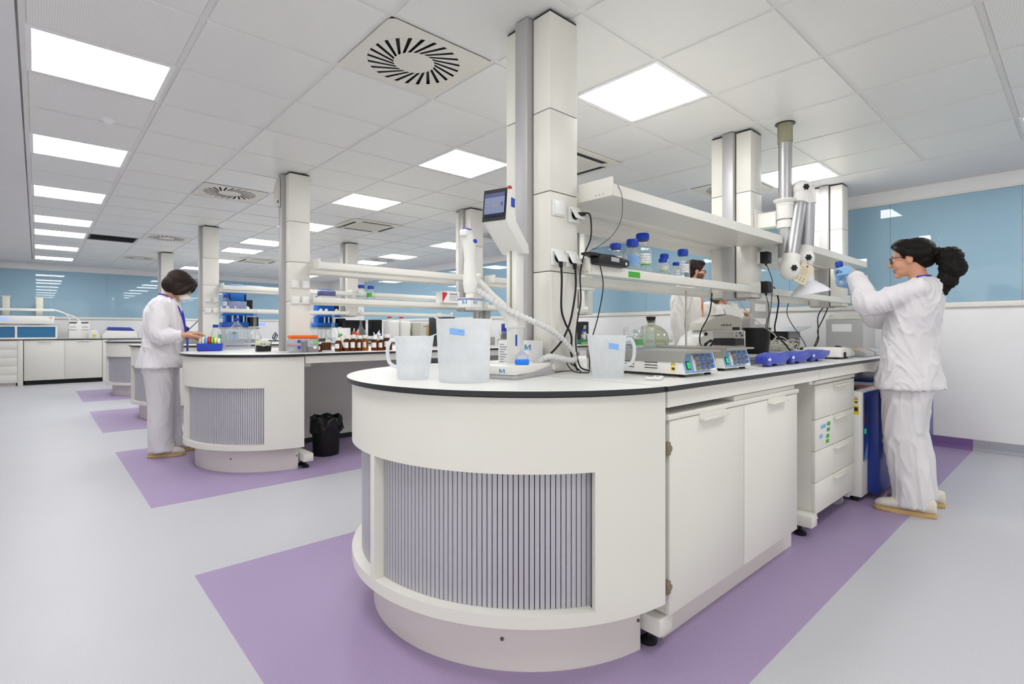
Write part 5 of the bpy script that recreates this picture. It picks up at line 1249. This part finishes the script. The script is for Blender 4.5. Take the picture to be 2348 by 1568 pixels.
for k in range(9): g.box((-0.2+0.05*k-0.003,-0.1,0.0005),(-0.2+0.05*k+0.003,-0.094,0.36),'steel'); g.box((-0.2+0.05*k-0.003,0.094,0.0005),(-0.2+0.05*k+0.003,0.1,0.36),'steel')
for z in (0.01,0.18,0.35): g.box((-0.2,-0.1,z),(0.2,-0.093,z+0.008),'steel'); g.box((-0.2,0.093,z),(0.2,0.1,z+0.008),'steel')
g.obj('wire_frame', t, smooth=False)
t = thing('instrument_stand','grey instrument with black cables and purple knob behind the tape rolls','instrument',(1.63,8.35,TZ)); G().box((-0.22,-0.12,0.0005),(0.2,0.2,0.17),'greydev',0.006).obj('body', t); G().tube([(-0.1,0,0.17),(-0.05,0,0.22),(0.05,0,0.33)],0.006,'darkgrey',8,4).obj('arm', t); G().sph((-0.12,-0.02,0.20),(0.05,0.03,0.04),'lilacdark',12,8).obj('knob', t)
# telephone / holder on top of the second column
t = thing('wall_telephone','beige handset hanging at the top of the second island column','telephone',(1.577,4.835,2.30))
g = G(); g.prism([(0.0,-0.12),(0.018,-0.12),(0.018,0.135),(0.006,0.135),(-0.016,0.05),(-0.02,-0.05)],'beige',-0.035,0.035,'xz',bev=0.005); g.obj('handset', t); G().box((-0.01,-0.037,-0.09),(0.0,-0.0355,-0.07),'ink').obj('button', t)
# ---------------------------------------------------------------- people
from mathutils import noise as mnoise
def V(*a): return Vector(a)
def loft(g, rings, m, seg=24):
    """rings: (centre, axis_u, axis_v) with vector half-axes"""
    R = []
    for c, u, v in rings: R.append([g.bm.verts.new(c+u*math.cos(2*PI*k/seg)+v*math.sin(2*PI*k/seg)) for k in range(seg)])
    fs = []
    for a, b in zip(R[:-1], R[1:]):
        for k in range(seg): fs.append(g.bm.faces.new((a[k],a[(k+1)%seg],b[(k+1)%seg],b[k])))
    fs.append(g.bm.faces.new(R[0][::-1])); fs.append(g.bm.faces.new(R[-1])); g._mark(fs, m)
def limb(g, pts, radii, m='skin', n=8, seg=16):
    g.tube(pts, 0.05, m, seg, n, radii=list(radii))
    g.sph(pts[0], radii[0]*0.99, m, 14, 10); g.sph(pts[-1], radii[-1]*0.99, m, 14, 10)
def fuse(g, name, parent, loc, voxel, smooth, wr=0.0, ws=9.0, wdir=None, mats=None, paint=None):
    """union of overlapping closed shapes -> one continuous skin"""
    bmesh.ops.recalc_face_normals(g.bm, faces=g.bm.faces[:])
    me = bpy.data.meshes.new(name); g.bm.to_mesh(me); g.bm.free()
    o = bpy.data.objects.new(name, me); COL.objects.link(o)
    md = o.modifiers.new('r','REMESH'); md.mode = 'VOXEL'; md.voxel_size = voxel; md.use_smooth_shade = True
    if smooth: s = o.modifiers.new('s','SMOOTH'); s.factor = 0.5; s.iterations = smooth
    dg = bpy.context.evaluated_depsgraph_get(); m2 = bpy.data.meshes.new_from_object(o.evaluated_get(dg))
    o.modifiers.clear(); o.data = m2; bpy.data.meshes.remove(me); m2.name = name
    if wr > 0:
        nm = [v.normal.copy() for v in m2.vertices]
        for v, n in zip(m2.vertices, nm):
            p = v.co*ws
            if wdir is not None: p = p - wdir*(p.dot(wdir)*0.65)
            q = p+V(mnoise.noise(p*0.6+V(9,2,4)),mnoise.noise(p*0.6+V(1,8,3)),mnoise.noise(p*0.6))*1.2
            r1 = max(0.0, 1-3.0*abs(mnoise.noise(q))); r2 = max(0.0, 1-3.0*abs(mnoise.noise(q*1.9+V(3,1,7))))
            v.co += n*wr*(r1*r1*1.1+r2*r2*0.6-0.4)
    m2.materials.clear()
    for m in (mats or ['skin']): m2.materials.append(M[m])
    for p in m2.polygons:
        p.use_smooth = True
        p.material_index = paint(p.center) if paint else 0
    o.location = -Vector(loc); o.parent = parent
    return o
class Fr:
    """frame: origin, forward f, left s, up u"""
    def __init__(self, o, f, u):
        self.o = Vector(o); self.f = Vector(f).normalized(); self.s = Vector(u).cross(self.f).normalized(); self.u = self.f.cross(self.s).normalized()
    def p(self, f, s, u): return self.o+self.f*f+self.s*s+self.u*u
    def v(self, f, s, u): return self.f*f+self.s*s+self.u*u
    def rot(self): return Matrix((self.f,self.s,self.u)).transposed().to_euler()
    def loc(self, q): d = q-self.o; return (d.dot(self.f), d.dot(self.s), d.dot(self.u))
def ell(g, F, c, r, m='skin', seg=20, rings=14): g.sph(F.p(*c), r, m, seg, rings, rot=F.rot())
def head_shape(g, F, neck_to, neck_r=0.05, beard=False):
    ell(g,F,(-0.014,0,0.035),(0.093,0.073,0.083)); ell(g,F,(0.018,0,-0.028),(0.062,0.058,0.078)); ell(g,F,(0.036,0,-0.07),(0.043,0.046,0.036)); ell(g,F,(0.066,0,-0.096),(0.021,0.023,0.018))
    for s in (-1,1):
        ell(g,F,(0.055,s*0.033,-0.032),(0.028,0.026,0.032)); ell(g,F,(0.069,s*0.026,0.021),(0.017,0.026,0.011)); ell(g,F,(0.095,s*0.011,-0.037),(0.012,0.0075,0.008))
        g.sph(F.p(-0.008,s*0.074,-0.012),(0.020,0.008,0.031),'skin',14,10,rot=F.rot()); ell(g,F,(0.073,s*0.03,0.006),(0.010,0.015,0.006))
    g.tube([F.p(0.078,0,0.022),F.p(0.089,0,0.0),F.p(0.106,0,-0.028)],0.01,'skin',12,4,radii=[0.009,0.0095,0.0125]); ell(g,F,(0.106,0,-0.031),(0.0125,0.0115,0.010))
    ell(g,F,(0.083,0,-0.060),(0.011,0.021,0.006)); ell(g,F,(0.080,0,-0.071),(0.011,0.018,0.0065))
    n = Vector(neck_to); a = F.p(-0.022,0,-0.05); limb(g,[a,a*0.5+n*0.5,n],[neck_r,neck_r*0.97,neck_r*1.25])
def paint_head(F, lips=True, beard=False):
    def f(c):
        a, s, u = F.loc(c)
        if lips and a > 0.074 and abs(s) < 0.022 and -0.078 < u < -0.055: return 1
        if a > 0.06 and 0.016 < u < 0.026 and 0.008 < abs(s) < 0.046: return 2
        if beard and a > -0.01 and u < -0.045+0.03*max(0,abs(s)-0.03)/0.03 and a > 0.0 and u > -0.125 : return 3
        return 0
    return f
def eyes(F, parent, loc):
    for s in (-1,1):
        g = G(); c = F.p(0.0725,s*0.030,0.0015); g.sph(c-Vector(loc),0.0105,'eyewhite',14,10); g.sph(F.p(0.0795,s*0.030,0.0015)-Vector(loc),0.0048,'iris',10,8); g.obj('eye', parent)
def glasses(F, parent, loc, rim='black', r=0.021, back=0.075):
    g = G(); L = Vector(loc)
    for s in (-1,1):
        pts = [F.p(0.094-0.004*abs(math.cos(a)),s*0.031+r*1.1*math.cos(a),-0.001+r*0.85*math.sin(a))-L for a in [2*PI*k/18 for k in range(19)]]
        g.tube(pts,0.0018,rim,6); g.tube([F.p(0.092,s*0.054,0.006)-L,F.p(0.05,s*0.071,0.008)-L,F.p(-0.02,s*0.079,0.008)-L],0.0018,rim,6,3)
    g.tube([F.p(0.097,-0.009,0.004)-L,F.p(0.1,0,0.006)-L,F.p(0.097,0.009,0.004)-L],0.0018,rim,6,3)
    fr = g.obj('glasses', parent)
    for s in (-1,1):
        g = G(); g.lathe([(0,0),(r*0.97,0),(r*0.97,0.001),(0,0.001)],'glass',F.p(0.093,s*0.031,-0.001)-L,18,F.f); g.obj('lens', fr)
def hand_shape(g, W, F, N, left, curls, m='skin', sc=1.0, spread=0.07, thumb=0.6):
    """W wrist, F towards the fingers, N palm normal; curls = flexion (rad) of four fingers; separate bent fingers and a side thumb"""
    W = Vector(W); F = Vector(F).normalized(); N = Vector(N); N = (N-F*N.dot(F)).normalized(); S = F.cross(N)*(1 if left else -1)    # S points to the thumb side
    loft(g,[(W-F*0.01*sc,S*0.024*sc,N*0.017*sc),(W+F*0.02*sc,S*0.03*sc,N*0.016*sc),(W+F*0.055*sc,S*0.038*sc,N*0.0145*sc),(W+F*0.085*sc,S*0.039*sc,N*0.012*sc),(W+F*0.094*sc,S*0.036*sc,N*0.009*sc)],m,18)
    g.sph(W+F*0.035*sc+S*0.022*sc+N*0.008*sc,0.017*sc,m,12,8)
    for k,(off,ln) in enumerate(((0.029,0.072),(0.010,0.080),(-0.010,0.074),(-0.028,0.058))):
        c = curls[k]; p = W+F*(0.088-abs(off-0.008)*0.25)*sc+S*off*sc; d0 = (F+S*spread*(1.5-k)*0.8).normalized(); pts = [p-d0*0.012*sc]; th = 0.0
        pts.append(p)
        for j,fr in enumerate((0.44,0.31,0.25)):
            th += c*(0.75,1.0,0.7)[j]; d = d0*math.cos(th)+N*math.sin(th); p = p+d*ln*fr*sc; pts.append(p)
        r = (0.0088,0.009,0.0087,0.0076)[k]*sc; g.tube(pts,r,m,10,3,radii=[r*1.05,r*1.04,r,r*0.92,r*0.78]); g.sph(pts[-1],r*0.8,m,10,8)
    p0 = W+F*0.022*sc+S*0.024*sc; d = (F*0.62+S*0.7+N*0.25).normalized(); p1 = p0+d*0.036*sc; d2 = (F*0.85+S*0.35*(1-thumb)+N*0.75*thumb).normalized(); p2 = p1+d2*0.030*sc; p3 = p2+(d2+N*0.35*thumb-S*0.15).normalized()*0.025*sc
    g.tube([p0-d*0.01*sc,p0,p1,p2,p3],0.01,m,10,4,radii=[0.013*sc,0.0125*sc,0.0105*sc,0.0098*sc,0.0085*sc]); g.sph(p3,0.0086*sc,m,10,8)
def shoe(parent, loc, heel, toe, up=0.0, low=True):
    """clog-like work shoe between heel and toe points on the floor"""
    L = Vector(loc); h = Vector(heel); t = Vector(toe); d = (t-h); ln = d.length; d.normalize(); s = V(-d.y,d.x,0)
    g = G(); prof = [(0.0,0.022),(0.012,0.032),(0.06,0.038),(0.13,0.037),(0.21,0.0445),(0.255,0.042),(0.283,0.031),(0.298,0.014)]
    k = ln/0.295
    out = [(a*k,w) for a,w in prof]+[(a*k,-w) for a,w in prof[::-1]]
    poly = [(h.x+d.x*a+s.x*w-L.x, h.y+d.y*a+s.y*w-L.y) for a,w in out]
    if V(poly[1][0]-poly[0][0],poly[1][1]-poly[0][1],0).cross(V(poly[2][0]-poly[1][0],poly[2][1]-poly[1][1],0)).z < 0: poly = poly[::-1]
    g.prism(poly,'sole',0.001,0.024,'xy',bev=0.004); so = None
    b = G(); rings = []
    for a,w,z in ((0.002,0.024,0.085),(0.012,0.031,0.095),(0.06,0.036,0.098),(0.11,0.036,0.102),(0.155,0.040,0.088),(0.205,0.0435,0.078),(0.25,0.041,0.068),(0.278,0.031,0.056),(0.292,0.016,0.042)):
        c = h+d*a*k-L; rings.append((V(c.x,c.y,0.022+(z-0.022)/2),s*w,V(0,0,(z-0.022)/2+0.004)))
    loft(b,rings,'shoeleather',20); o = b.obj('shoe', parent, ang=70); g.obj('sole', o)
def lanyard(parent, loc, pts, m, badge=None):
    g = G(); L = Vector(loc)
    P, _ = spline([Vector(p) for p in pts], 8)
    for a, b in zip(P[:-1],P[1:]):
        pass
    g.tube([p-L for p in P],0.005,m,6); o = g.obj('lanyard', parent)
    return o
# ---- 1: woman examining a bottle
def woman_right():
    L = (3.97,0.76,0.0)
    t = thing('person','woman in white jacket with bushy black ponytail and blue gloves, holding up a bottle','person',L)
    F = Fr((3.96,0.735,1.525),(-0.04,1,-0.10),(0,0.10,1)); nb = V(3.97,0.685,1.375)
    sl, sr = V(3.815,0.675,1.335), V(4.135,0.70,1.335); elL, elR = V(3.77,0.90,1.245), V(4.09,0.93,1.16); wL, wR = V(3.865,1.005,1.448), V(3.985,1.03,1.372)
    def torso(g, e=0.0, m='skin', hem=0.80, flare=0.0):
        C = [(0.665,1.385,0.075,0.06),(0.68,1.35,0.165,0.085),(0.70,1.27,0.185,0.112),(0.72,1.17,0.175,0.118),(0.735,1.05,0.165,0.112),(0.74,0.95,0.172,0.12),(0.74,0.86,0.185,0.132),(0.745,hem,0.19+flare,0.136+flare)]
        loft(g,[(V(3.97,y,z),V(rx+e,0,0),V(0,ry+e,0)) for y,z,rx,ry in C],m,28)
    hips = [(V(3.88,0.74,0.86),V(3.87,0.755,0.46),V(3.85,0.69,0.09)),(V(4.06,0.74,0.86),V(4.09,0.765,0.46),V(4.10,0.70,0.09))]
    g = G(); torso(g); head_shape(g,F,nb,0.048)
    for a,b,c in ((sl,elL,wL),(sr,elR,wR)): limb(g,[a,(a+b)/2,b,(b+c)/2,c],[0.05,0.044,0.038,0.034,0.026])
    for a,b,c in hips: limb(g,[a,(a+b)/2,b,(b+c)/2,c],[0.085,0.072,0.055,0.05,0.036])
    body = fuse(g,'body',t,L,0.0055,3,mats=['skin','lip','hairblack'],paint=paint_head(F))
    eyes(F,t,L); glasses(F,t,L)
    # jacket
    g = G(); torso(g,0.022,'cloth',0.735,0.022)
    g.sph((3.97,0.655,1.36),(0.12,0.075,0.045),'cloth',20,12)
    for a,b,c,k in ((sl,elL,wL,0),(sr,elR,wR,1)):
        d = (c-b).normalized(); limb(g,[a+V(0,-0.01,-0.005),(a+b)/2+V(0,0,-0.012),b,(b+c)/2,c-d*0.045],[0.064,0.070,0.069,0.060,0.047],'cloth'); g.tube([c-d*0.06,c-d*0.012],0.042,'cloth',18,radii=[0.046,0.041])
    g.box((3.775,0.80,0.80),(3.785,0.815,1.0),'cloth')
    fuse(g,'jacket',t,L,0.0075,5,0.010,9.0,V(0,0.35,1).normalized(),['cloth'])
    g = G(); pk = [(3.762,0.735,0.92),(3.762,0.86,0.905),(3.752,0.865,0.775),(3.752,0.735,0.785)]
    # trousers
    g = G(); loft(g,[(V(3.97,0.74,0.90),V(0.17,0,0),V(0,0.115,0)),(V(3.97,0.74,0.80),V(0.19,0,0),V(0,0.13,0)),(V(3.97,0.745,0.72),V(0.19,0,0),V(0,0.125,0))],'cloth',26)
    for a,b,c in hips:
        q = V(c.x,c.y,0.055); rr = [(a+V(0,0,-0.04),0.112),(V((a.x+b.x)/2,(a.y+b.y)/2,0.63),0.098),(b,0.088),(V((b.x+c.x)/2,(b.y+c.y)/2,0.26),0.088),(V(c.x,c.y+0.01,0.10),0.085),(V(q.x,q.y+0.018,0.042),0.088)]
        loft(g,[(p,V(r*0.94,0,0),V(0,r*1.12,0)) for p,r in rr],'cloth',22)
    fuse(g,'trousers',t,L,0.0085,5,0.009,8.0,V(0,0,1),['cloth'])
    shoe(t,L,(3.848,0.585,0),(3.80,0.882,0)); shoe(t,L,(4.115,0.585,0),(4.095,0.875,0))
    # gloves closing on the bottle (axis about x 3.93, y 1.10)
    bx, by = 3.928, 1.098
    g = G(); hand_shape(g,wL,V(0.30,0.62,0.42),V(0.55,0.30,-0.72),True,(0.75,0.8,0.85,0.9),'glove',1.0,0.05,0.9); g.tube([wL-V(0.2,0.62,0.6).normalized()*0.05,wL],0.03,'glove',16,radii=[0.033,0.027]); fuse(g,'glove',t,L,0.0034,2,mats=['glove'])
    g = G(); hand_shape(g,wR,V(-0.28,0.62,0.10),V(-0.30,0.25,0.90),False,(0.95,1.0,0.95,0.9),'glove',1.0,0.05,0.8); g.tube([wR-V(-0.1,0.55,0.75).normalized()*0.05,wR],0.03,'glove',16,radii=[0.033,0.027]); fuse(g,'glove',t,L,0.0034,2,mats=['glove'])
    # hair: cap, ponytail, loose curls
    g = G(); ell(g,F,(-0.032,0,0.038),(0.103,0.083,0.083),'hairblack'); ell(g,F,(0.02,0,0.088),(0.066,0.062,0.036),'hairblack'); ell(g,F,(-0.075,0,-0.01),(0.055,0.07,0.06),'hairblack')
    for s in (-1,1): g.tube([F.p(0.062,s*0.045,0.075),F.p(0.03,s*0.077,0.05),F.p(-0.03,s*0.083,0.022),F.p(-0.10,s*0.05,0.01)],0.02,'hairblack',12,4,radii=[0.012,0.02,0.024,0.03])
    hc = fuse(g,'hair',t,L,0.0055,2,0.0022,55,F.f,['hairblack'])
    g = G(); ell(g,F,(-0.135,0,0.005),(0.04,0.035,0.035),'hairblack'); ell(g,F,(-0.185,0,-0.03),(0.068,0.062,0.062),'hairblack'); ell(g,F,(-0.195,0,-0.09),(0.066,0.062,0.07),'hairblack'); ell(g,F,(-0.165,0,-0.155),(0.05,0.05,0.06),'hairblack'); ell(g,F,(-0.14,0,-0.205),(0.03,0.034,0.045),'hairblack')
    pt = fuse(g,'ponytail',t,L,0.006,2,0.006,30,None,['hairblack'])
    g = G(); rnd = random.Random(3)
    for k in range(240):
        a = rnd.uniform(0,2*PI); b = rnd.uniform(-0.9,1.0); c = V(-0.178-0.01*b,0,-0.085-0.075*b); R = 0.070-0.012*max(0,b)
        p = F.p(c.x+R*math.cos(a)*1.0,R*0.95*math.sin(a),c.z); q = []
        dx, ds = math.cos(a), math.sin(a); ph = rnd.uniform(0,6); ln = rnd.uniform(0.03,0.07)
        for j in range(6):
            w = 0.007*math.sin(ph+j*1.6); q.append(p+F.v(dx*(0.004+0.006*j)+w*ds, ds*(0.004+0.005*j)+w*dx, -ln*j/5+0.004*math.cos(ph+j)+(0.02 if b < -0.6 else 0))-Vector(L))
        g.tube(q,0.0022,'hairblack',4,3)
    g.obj('loose_curls', pt)
    G().sph(F.p(-0.125,0,0.012)-Vector(L),(0.014,0.03,0.03),'hairtie',14,10).obj('hair_tie', t)
    g = G(); q = []
    for k in range(13):
        a = PI*(0.0+k/12); q.append(V(3.97+0.073*math.cos(a),0.69-0.055*math.sin(a),1.405+0.008*math.sin(a))-Vector(L))
    g.tube(q,0.006,'lanyardblue',8,2); g.obj('lanyard', t)
    # smile crease / pocket outline on the jacket
    return t
woman_right()
t = bottle(3.935,1.092,1.378,0.030,0.165,'small clear bottle with blue cap held up by the woman in blue gloves','',label='btape',lines=False)
t.rotation_euler = (math.radians(-8),math.radians(4),0)
# ---- 2: woman with the mask
def woman_left():
    L = (0.80,5.46,0.0); fw = V(0.95,-0.31,0).normalized(); lf = V(-fw.y,fw.x,0)
    t = thing('person','woman with short brown bob and white face mask touching the coloured tape rolls','person',L)
    B = Fr((L[0],L[1],0),fw,(0,0,1)); P = B.p
    F = Fr(P(0.145,0.0,1.475),fw*0.80+V(0,0,-0.60),V(0,0,1)); nb = P(0.055,0,1.352)
    sR, sL = P(0.03,-0.158,1.295), P(0.03,0.158,1.295)
    hR = V(1.075,5.165,1.075); wRr = V(0.925,5.165,1.045); eR = P(0.035,-0.235,1.035)
    wLl = V(1.02,5.50,1.03); eL = P(0.06,0.23,1.03)
    def torso(g, e, m, hem, fl):
        C = [(0.035,1.365,0.06,0.08),(0.03,1.32,0.085,0.16),(0.02,1.24,0.115,0.185),(0.02,1.13,0.125,0.18),(0.02,1.02,0.125,0.17),(0.01,0.93,0.13,0.178),(0.0,0.85,0.14,0.19),(0.0,hem,0.142+fl,0.192+fl)]
        loft(g,[(P(a,0,z),B.v(rx+e,0,0),B.v(0,ry+e,0)) for a,z,rx,ry in C],m,28)
    legs = [(P(0.0,-0.09,0.84),P(0.02,-0.095,0.45),P(0.01,-0.10,0.09)),(P(0.0,0.09,0.84),P(0.04,0.09,0.45),P(0.06,0.10,0.09))]
    g = G(); torso(g,0,'skin',0.80,0); head_shape(g,F,nb,0.05)
    for a,b,c in ((sR,eR,wRr),(sL,eL,wLl)): limb(g,[a,(a+b)/2,b,(b+c)/2,c],[0.05,0.045,0.038,0.033,0.026])
    hand_shape(g,wRr,hR-wRr,V(0.1,0,-1),False,(0.35,0.38,0.42,0.5),'skin',1.0,0.06,0.5); hand_shape(g,wLl,V(0.95,-0.25,-0.12),V(0,0,-1),True,(0.4,0.42,0.45,0.5),'skin',1.0,0.06,0.5)
    for a,b,c in legs: limb(g,[a,(a+b)/2,b,(b+c)/2,c],[0.088,0.074,0.056,0.05,0.036])
    fuse(g,'body',t,L,0.0055,3,mats=['skin','lip','hairbrown'],paint=paint_head(F))
    eyes(F,t,L); glasses(F,t,L)
    g = G(); torso(g,0.024,'cloth',0.765,0.018); g.sph(P(0.025,0,1.345),(0.065,0.105,0.05),'cloth',20,12,rot=B.rot())
    for a,b,c in ((sR,eR,wRr),(sL,eL,wLl)):
        d = (c-b).normalized(); limb(g,[a,(a+b)/2+V(0,0,0.0),b,(b+c)/2,c-d*0.07],[0.068,0.074,0.072,0.064,0.05],'cloth'); g.tube([c-d*0.085,c-d*0.02],0.04,'cloth',18,radii=[0.045,0.038])
    fuse(g,'jacket',t,L,0.0075,5,0.010,9.0,V(0,0,1),['cloth'])
    g = G(); loft(g,[(P(0,0,0.88),B.v(0.12,0,0),B.v(0,0.17,0)),(P(0,0,0.80),B.v(0.138,0,0),B.v(0,0.19,0)),(P(0,0,0.71),B.v(0.128,0,0),B.v(0,0.185,0))],'cloth',26)
    for a,b,c in legs:
        for_ = [(a+V(0,0,-0.04),0.112),((a+b)/2,0.098),(b,0.088),((b+c)/2,0.086),(V(c.x,c.y,0.10)+fw*0.012,0.086),(V(c.x,c.y,0.045)+fw*0.02,0.09)]
        loft(g,[(p,B.v(r*1.08,0,0),B.v(0,r*0.95,0)) for p,r in for_],'cloth',22)
    fuse(g,'trousers',t,L,0.0085,4,0.006,8.0,V(0,0,1),['cloth'])
    for a,b,c in legs: q = V(c.x,c.y,0); shoe(t,L,q-fw*0.085,q+fw*0.19)
    g = G(); ell(g,F,(-0.026,0,0.042),(0.114,0.096,0.090),'hairbrown'); ell(g,F,(-0.045,0,-0.02),(0.092,0.098,0.085),'hairbrown'); ell(g,F,(0.045,0,0.078),(0.062,0.072,0.042),'hairbrown')
    for s in (-1,1):
        ell(g,F,(0.015,s*0.07,-0.01),(0.055,0.03,0.075),'hairbrown'); g.tube([F.p(0.075,s*0.045,0.075),F.p(0.078,s*0.072,0.035),F.p(0.06,s*0.085,-0.02),F.p(0.03,s*0.08,-0.07)],0.03,'hairbrown',12,4,radii=[0.02,0.026,0.026,0.012])
    fuse(g,'hair',t,L,0.005,7,0.002,50,F.u,['hairbrown'])
    g = G(); ell(g,F,(0.078,0,-0.055),(0.045,0.055,0.042),'maskw'); ell(g,F,(0.105,0,-0.05),(0.026,0.036,0.028),'maskw'); fuse(g,'face_mask',t,L,0.004,1,mats=['maskw'])
    g = G()
    for s in (-1,1): g.tube([F.p(0.07,s*0.055,-0.04)-V(*L),F.p(0.02,s*0.078,-0.03)-V(*L),F.p(-0.03,s*0.085,-0.02)-V(*L)],0.0025,'maskw',6,3)
    g.obj('mask_strap', t)
    g = G(); X = V(*L)
    for s in (-1,1): g.tube([P(0.0,s*0.07,1.40)-X,P(0.08,s*0.075,1.375)-X,P(0.152,s*0.055,1.27)-X,P(0.185,s*0.02,1.12)-X,P(0.19,0,1.03)-X],0.006,'lanyardblue',8,6)
    ln = g.obj('lanyard', t); G().box((-0.005,-0.03,-0.06),(0.005,0.03,0.06),'bluebadge',0.002).obj('badge', ln, P(0.205,-0.01,0.96)-X, math.atan2(fw.y,fw.x))
    return t
woman_left()
# ---- 3 and 4: colleagues in lab coats behind the foreground island
def coat_person(L, fw, lab, hgt, hair, female, arms, head_f, lany=None):
    fw = Vector(fw).normalized(); B = Fr((L[0],L[1],0),fw,(0,0,1)); P = B.p; k = hgt/1.75
    t = thing('person', lab, 'person', L)
    F = Fr(P(0.03 if female else 0.105,0,1.63*k),head_f,V(0,0,1)); nb = P(0.0 if female else 0.04,0,1.46*k)
    sR, sL = P(0,-0.185*k,1.43*k), P(0,0.185*k,1.43*k)
    def torso(g, e, m, hem, fl):
        C = [(0.0,1.49,0.06,0.08),(0.0,1.445,0.09,0.175),(0.005,1.34,0.125,0.205),(0.01,1.20,0.13,0.195),(0.01,1.05,0.128,0.18),(0.0,0.95,0.135,0.185)]
        C = [(a*k,z*k,x*k,y*k) for a,z,x,y in C]+[(0,hem,0.14*k+fl,0.19*k+fl)]
        loft(g,[(P(a,0,z),B.v(x+e,0,0),B.v(0,y+e,0)) for a,z,x,y in C],m,28)
    legs = [(P(0,-0.095,0.86*k),P(0.01,-0.10,0.47*k),P(0,-0.10,0.08)),(P(0,0.095,0.86*k),P(0.02,0.10,0.47*k),P(0.02,0.10,0.08))]
    A = [(s_,P(*e),P(*w)) for s_,(e,w) in zip((sR,sL),arms)]
    g = G(); torso(g,0,'skin',0.85*k,0); head_shape(g,F,nb,0.054)
    for i,(a,b,c) in enumerate(A):
        limb(g,[a,(a+b)/2,b,(b+c)/2,c],[0.055,0.048,0.041,0.036,0.028]); d = (c-b).normalized(); n_ = V(0,0,-1) if abs(d.z) < 0.7 else (B.s if i == 0 else -B.s)
        hand_shape(g,c+d*0.01,d,n_,i == 1,(0.3,0.33,0.36,0.42),'skin',1.02)
    for a,b,c in legs: limb(g,[a,(a+b)/2,b,(b+c)/2,c],[0.09,0.077,0.058,0.052,0.038])
    fuse(g,'body',t,L,0.006,3,mats=['skin','lip',hair,'beard'],paint=paint_head(F,True,not female)); eyes(F,t,L)
    if not female: glasses(F,t,L)
    g = G(); torso(g,0.024,'coat',0.62*k,0.05); g.sph(P(-0.01,0,1.46*k),(0.07,0.14,0.045),'coat',20,12,rot=B.rot())
    for a,b,c in A:
        d = (c-b).normalized(); limb(g,[a,(a+b)/2,b,(b+c)/2,c-d*0.03],[0.088,0.08,0.07,0.062,0.05],'coat')
    ct = fuse(g,'lab_coat',t,L,0.009,4,0.007,8.5,V(0,0,1),['coat'])
    X = V(*L); g = G()
    for s in (-1,1): g.prism([(0.0,1.47*k),(s*0.075,1.43*k),(s*0.06,1.33*k),(0.0,1.22*k)] if s > 0 else [(0.0,1.22*k),(s*0.06,1.33*k),(s*0.075,1.43*k),(0.0,1.47*k)],'coat',0.0,0.006,'yz')
    g.xform(lambda p: (P(0.148*k+(0.02 if p.z < 1.35*k else -0.02)+p.x,p.y,p.z)-X)); g.obj('lapels', t)
    g = G()
    for a,b,c in legs: loft(g,[(p,B.v(r,0,0),B.v(0,r*0.95,0)) for p,r in ((a,0.10),(b,0.08),(c,0.075),(V(c.x,c.y,0.04),0.075))],'trouserdark',20)
    fuse(g,'trousers',t,L,0.010,3,0.005,8,V(0,0,1),['trouserdark'])
    for a,b,c in legs: q = V(c.x,c.y,0); shoe(t,L,q-fw*0.085,q+fw*0.19)
    g = G(); ell(g,F,(-0.028,0,0.042),(0.105,0.084,0.085),hair); ell(g,F,(0.03,0,0.088),(0.066,0.066,0.036),hair); ell(g,F,(-0.06,0,-0.02),(0.05,0.075,0.07),hair)
    if female:
        ell(g,F,(-0.05,0,-0.06),(0.06,0.095,0.09),hair)
        for s in (-1,1): g.tube([F.p(0.05,s*0.06,0.07),F.p(0.02,s*0.09,0.0),F.p(0.0,s*0.095,-0.08),F.p(-0.01,s*0.08,-0.12)],0.03,hair,12,4,radii=[0.02,0.03,0.034,0.02])
    fuse(g,'hair',t,L,0.0055,2,0.003,50,F.u,[hair])
    if lany:
        g = G()
        for s in (-1,1): g.tube([P(-0.02,s*0.075,1.52*k)-X,P(0.11,s*0.085,1.44*k)-X,P(0.165,s*0.05,1.32*k)-X,P(0.175,s*0.012,1.16*k)-X],0.008,lany,8,6)
        g.box((-0.004,-0.012,-0.12),(0.004,0.012,0.0),lany) if False else None
        ln = g.obj('lanyard', t); G().box((-0.004,-0.015,-0.10),(0.004,0.015,0.01),lany).obj('strap_end', ln, P(0.18,0,1.16*k)-X, math.atan2(fw.y,fw.x))
    return t
coat_person((5.10,2.88,0),(0.55,-0.83,0),'bearded man with glasses in a white lab coat and orange lanyard behind the shelf',1.83,'hairbrown',False,(((-0.09,-0.27,1.20),(-0.07,-0.30,0.945)),((-0.02,0.26,1.20),(0.08,0.25,0.95))),(0.72,-0.70,-0.06),'lanyardorange')
coat_person((5.72,2.80,0),(-0.28,-0.96,0),'woman in a white lab coat reaching to the grey panel, face hidden by the column',1.62,'hairbrown2',True,(((0.0,-0.24,1.12),(0.10,-0.2,0.93)),((0.14,0.25,1.14),(0.36,0.0,1.25))),(0.10,-0.97,-0.25))
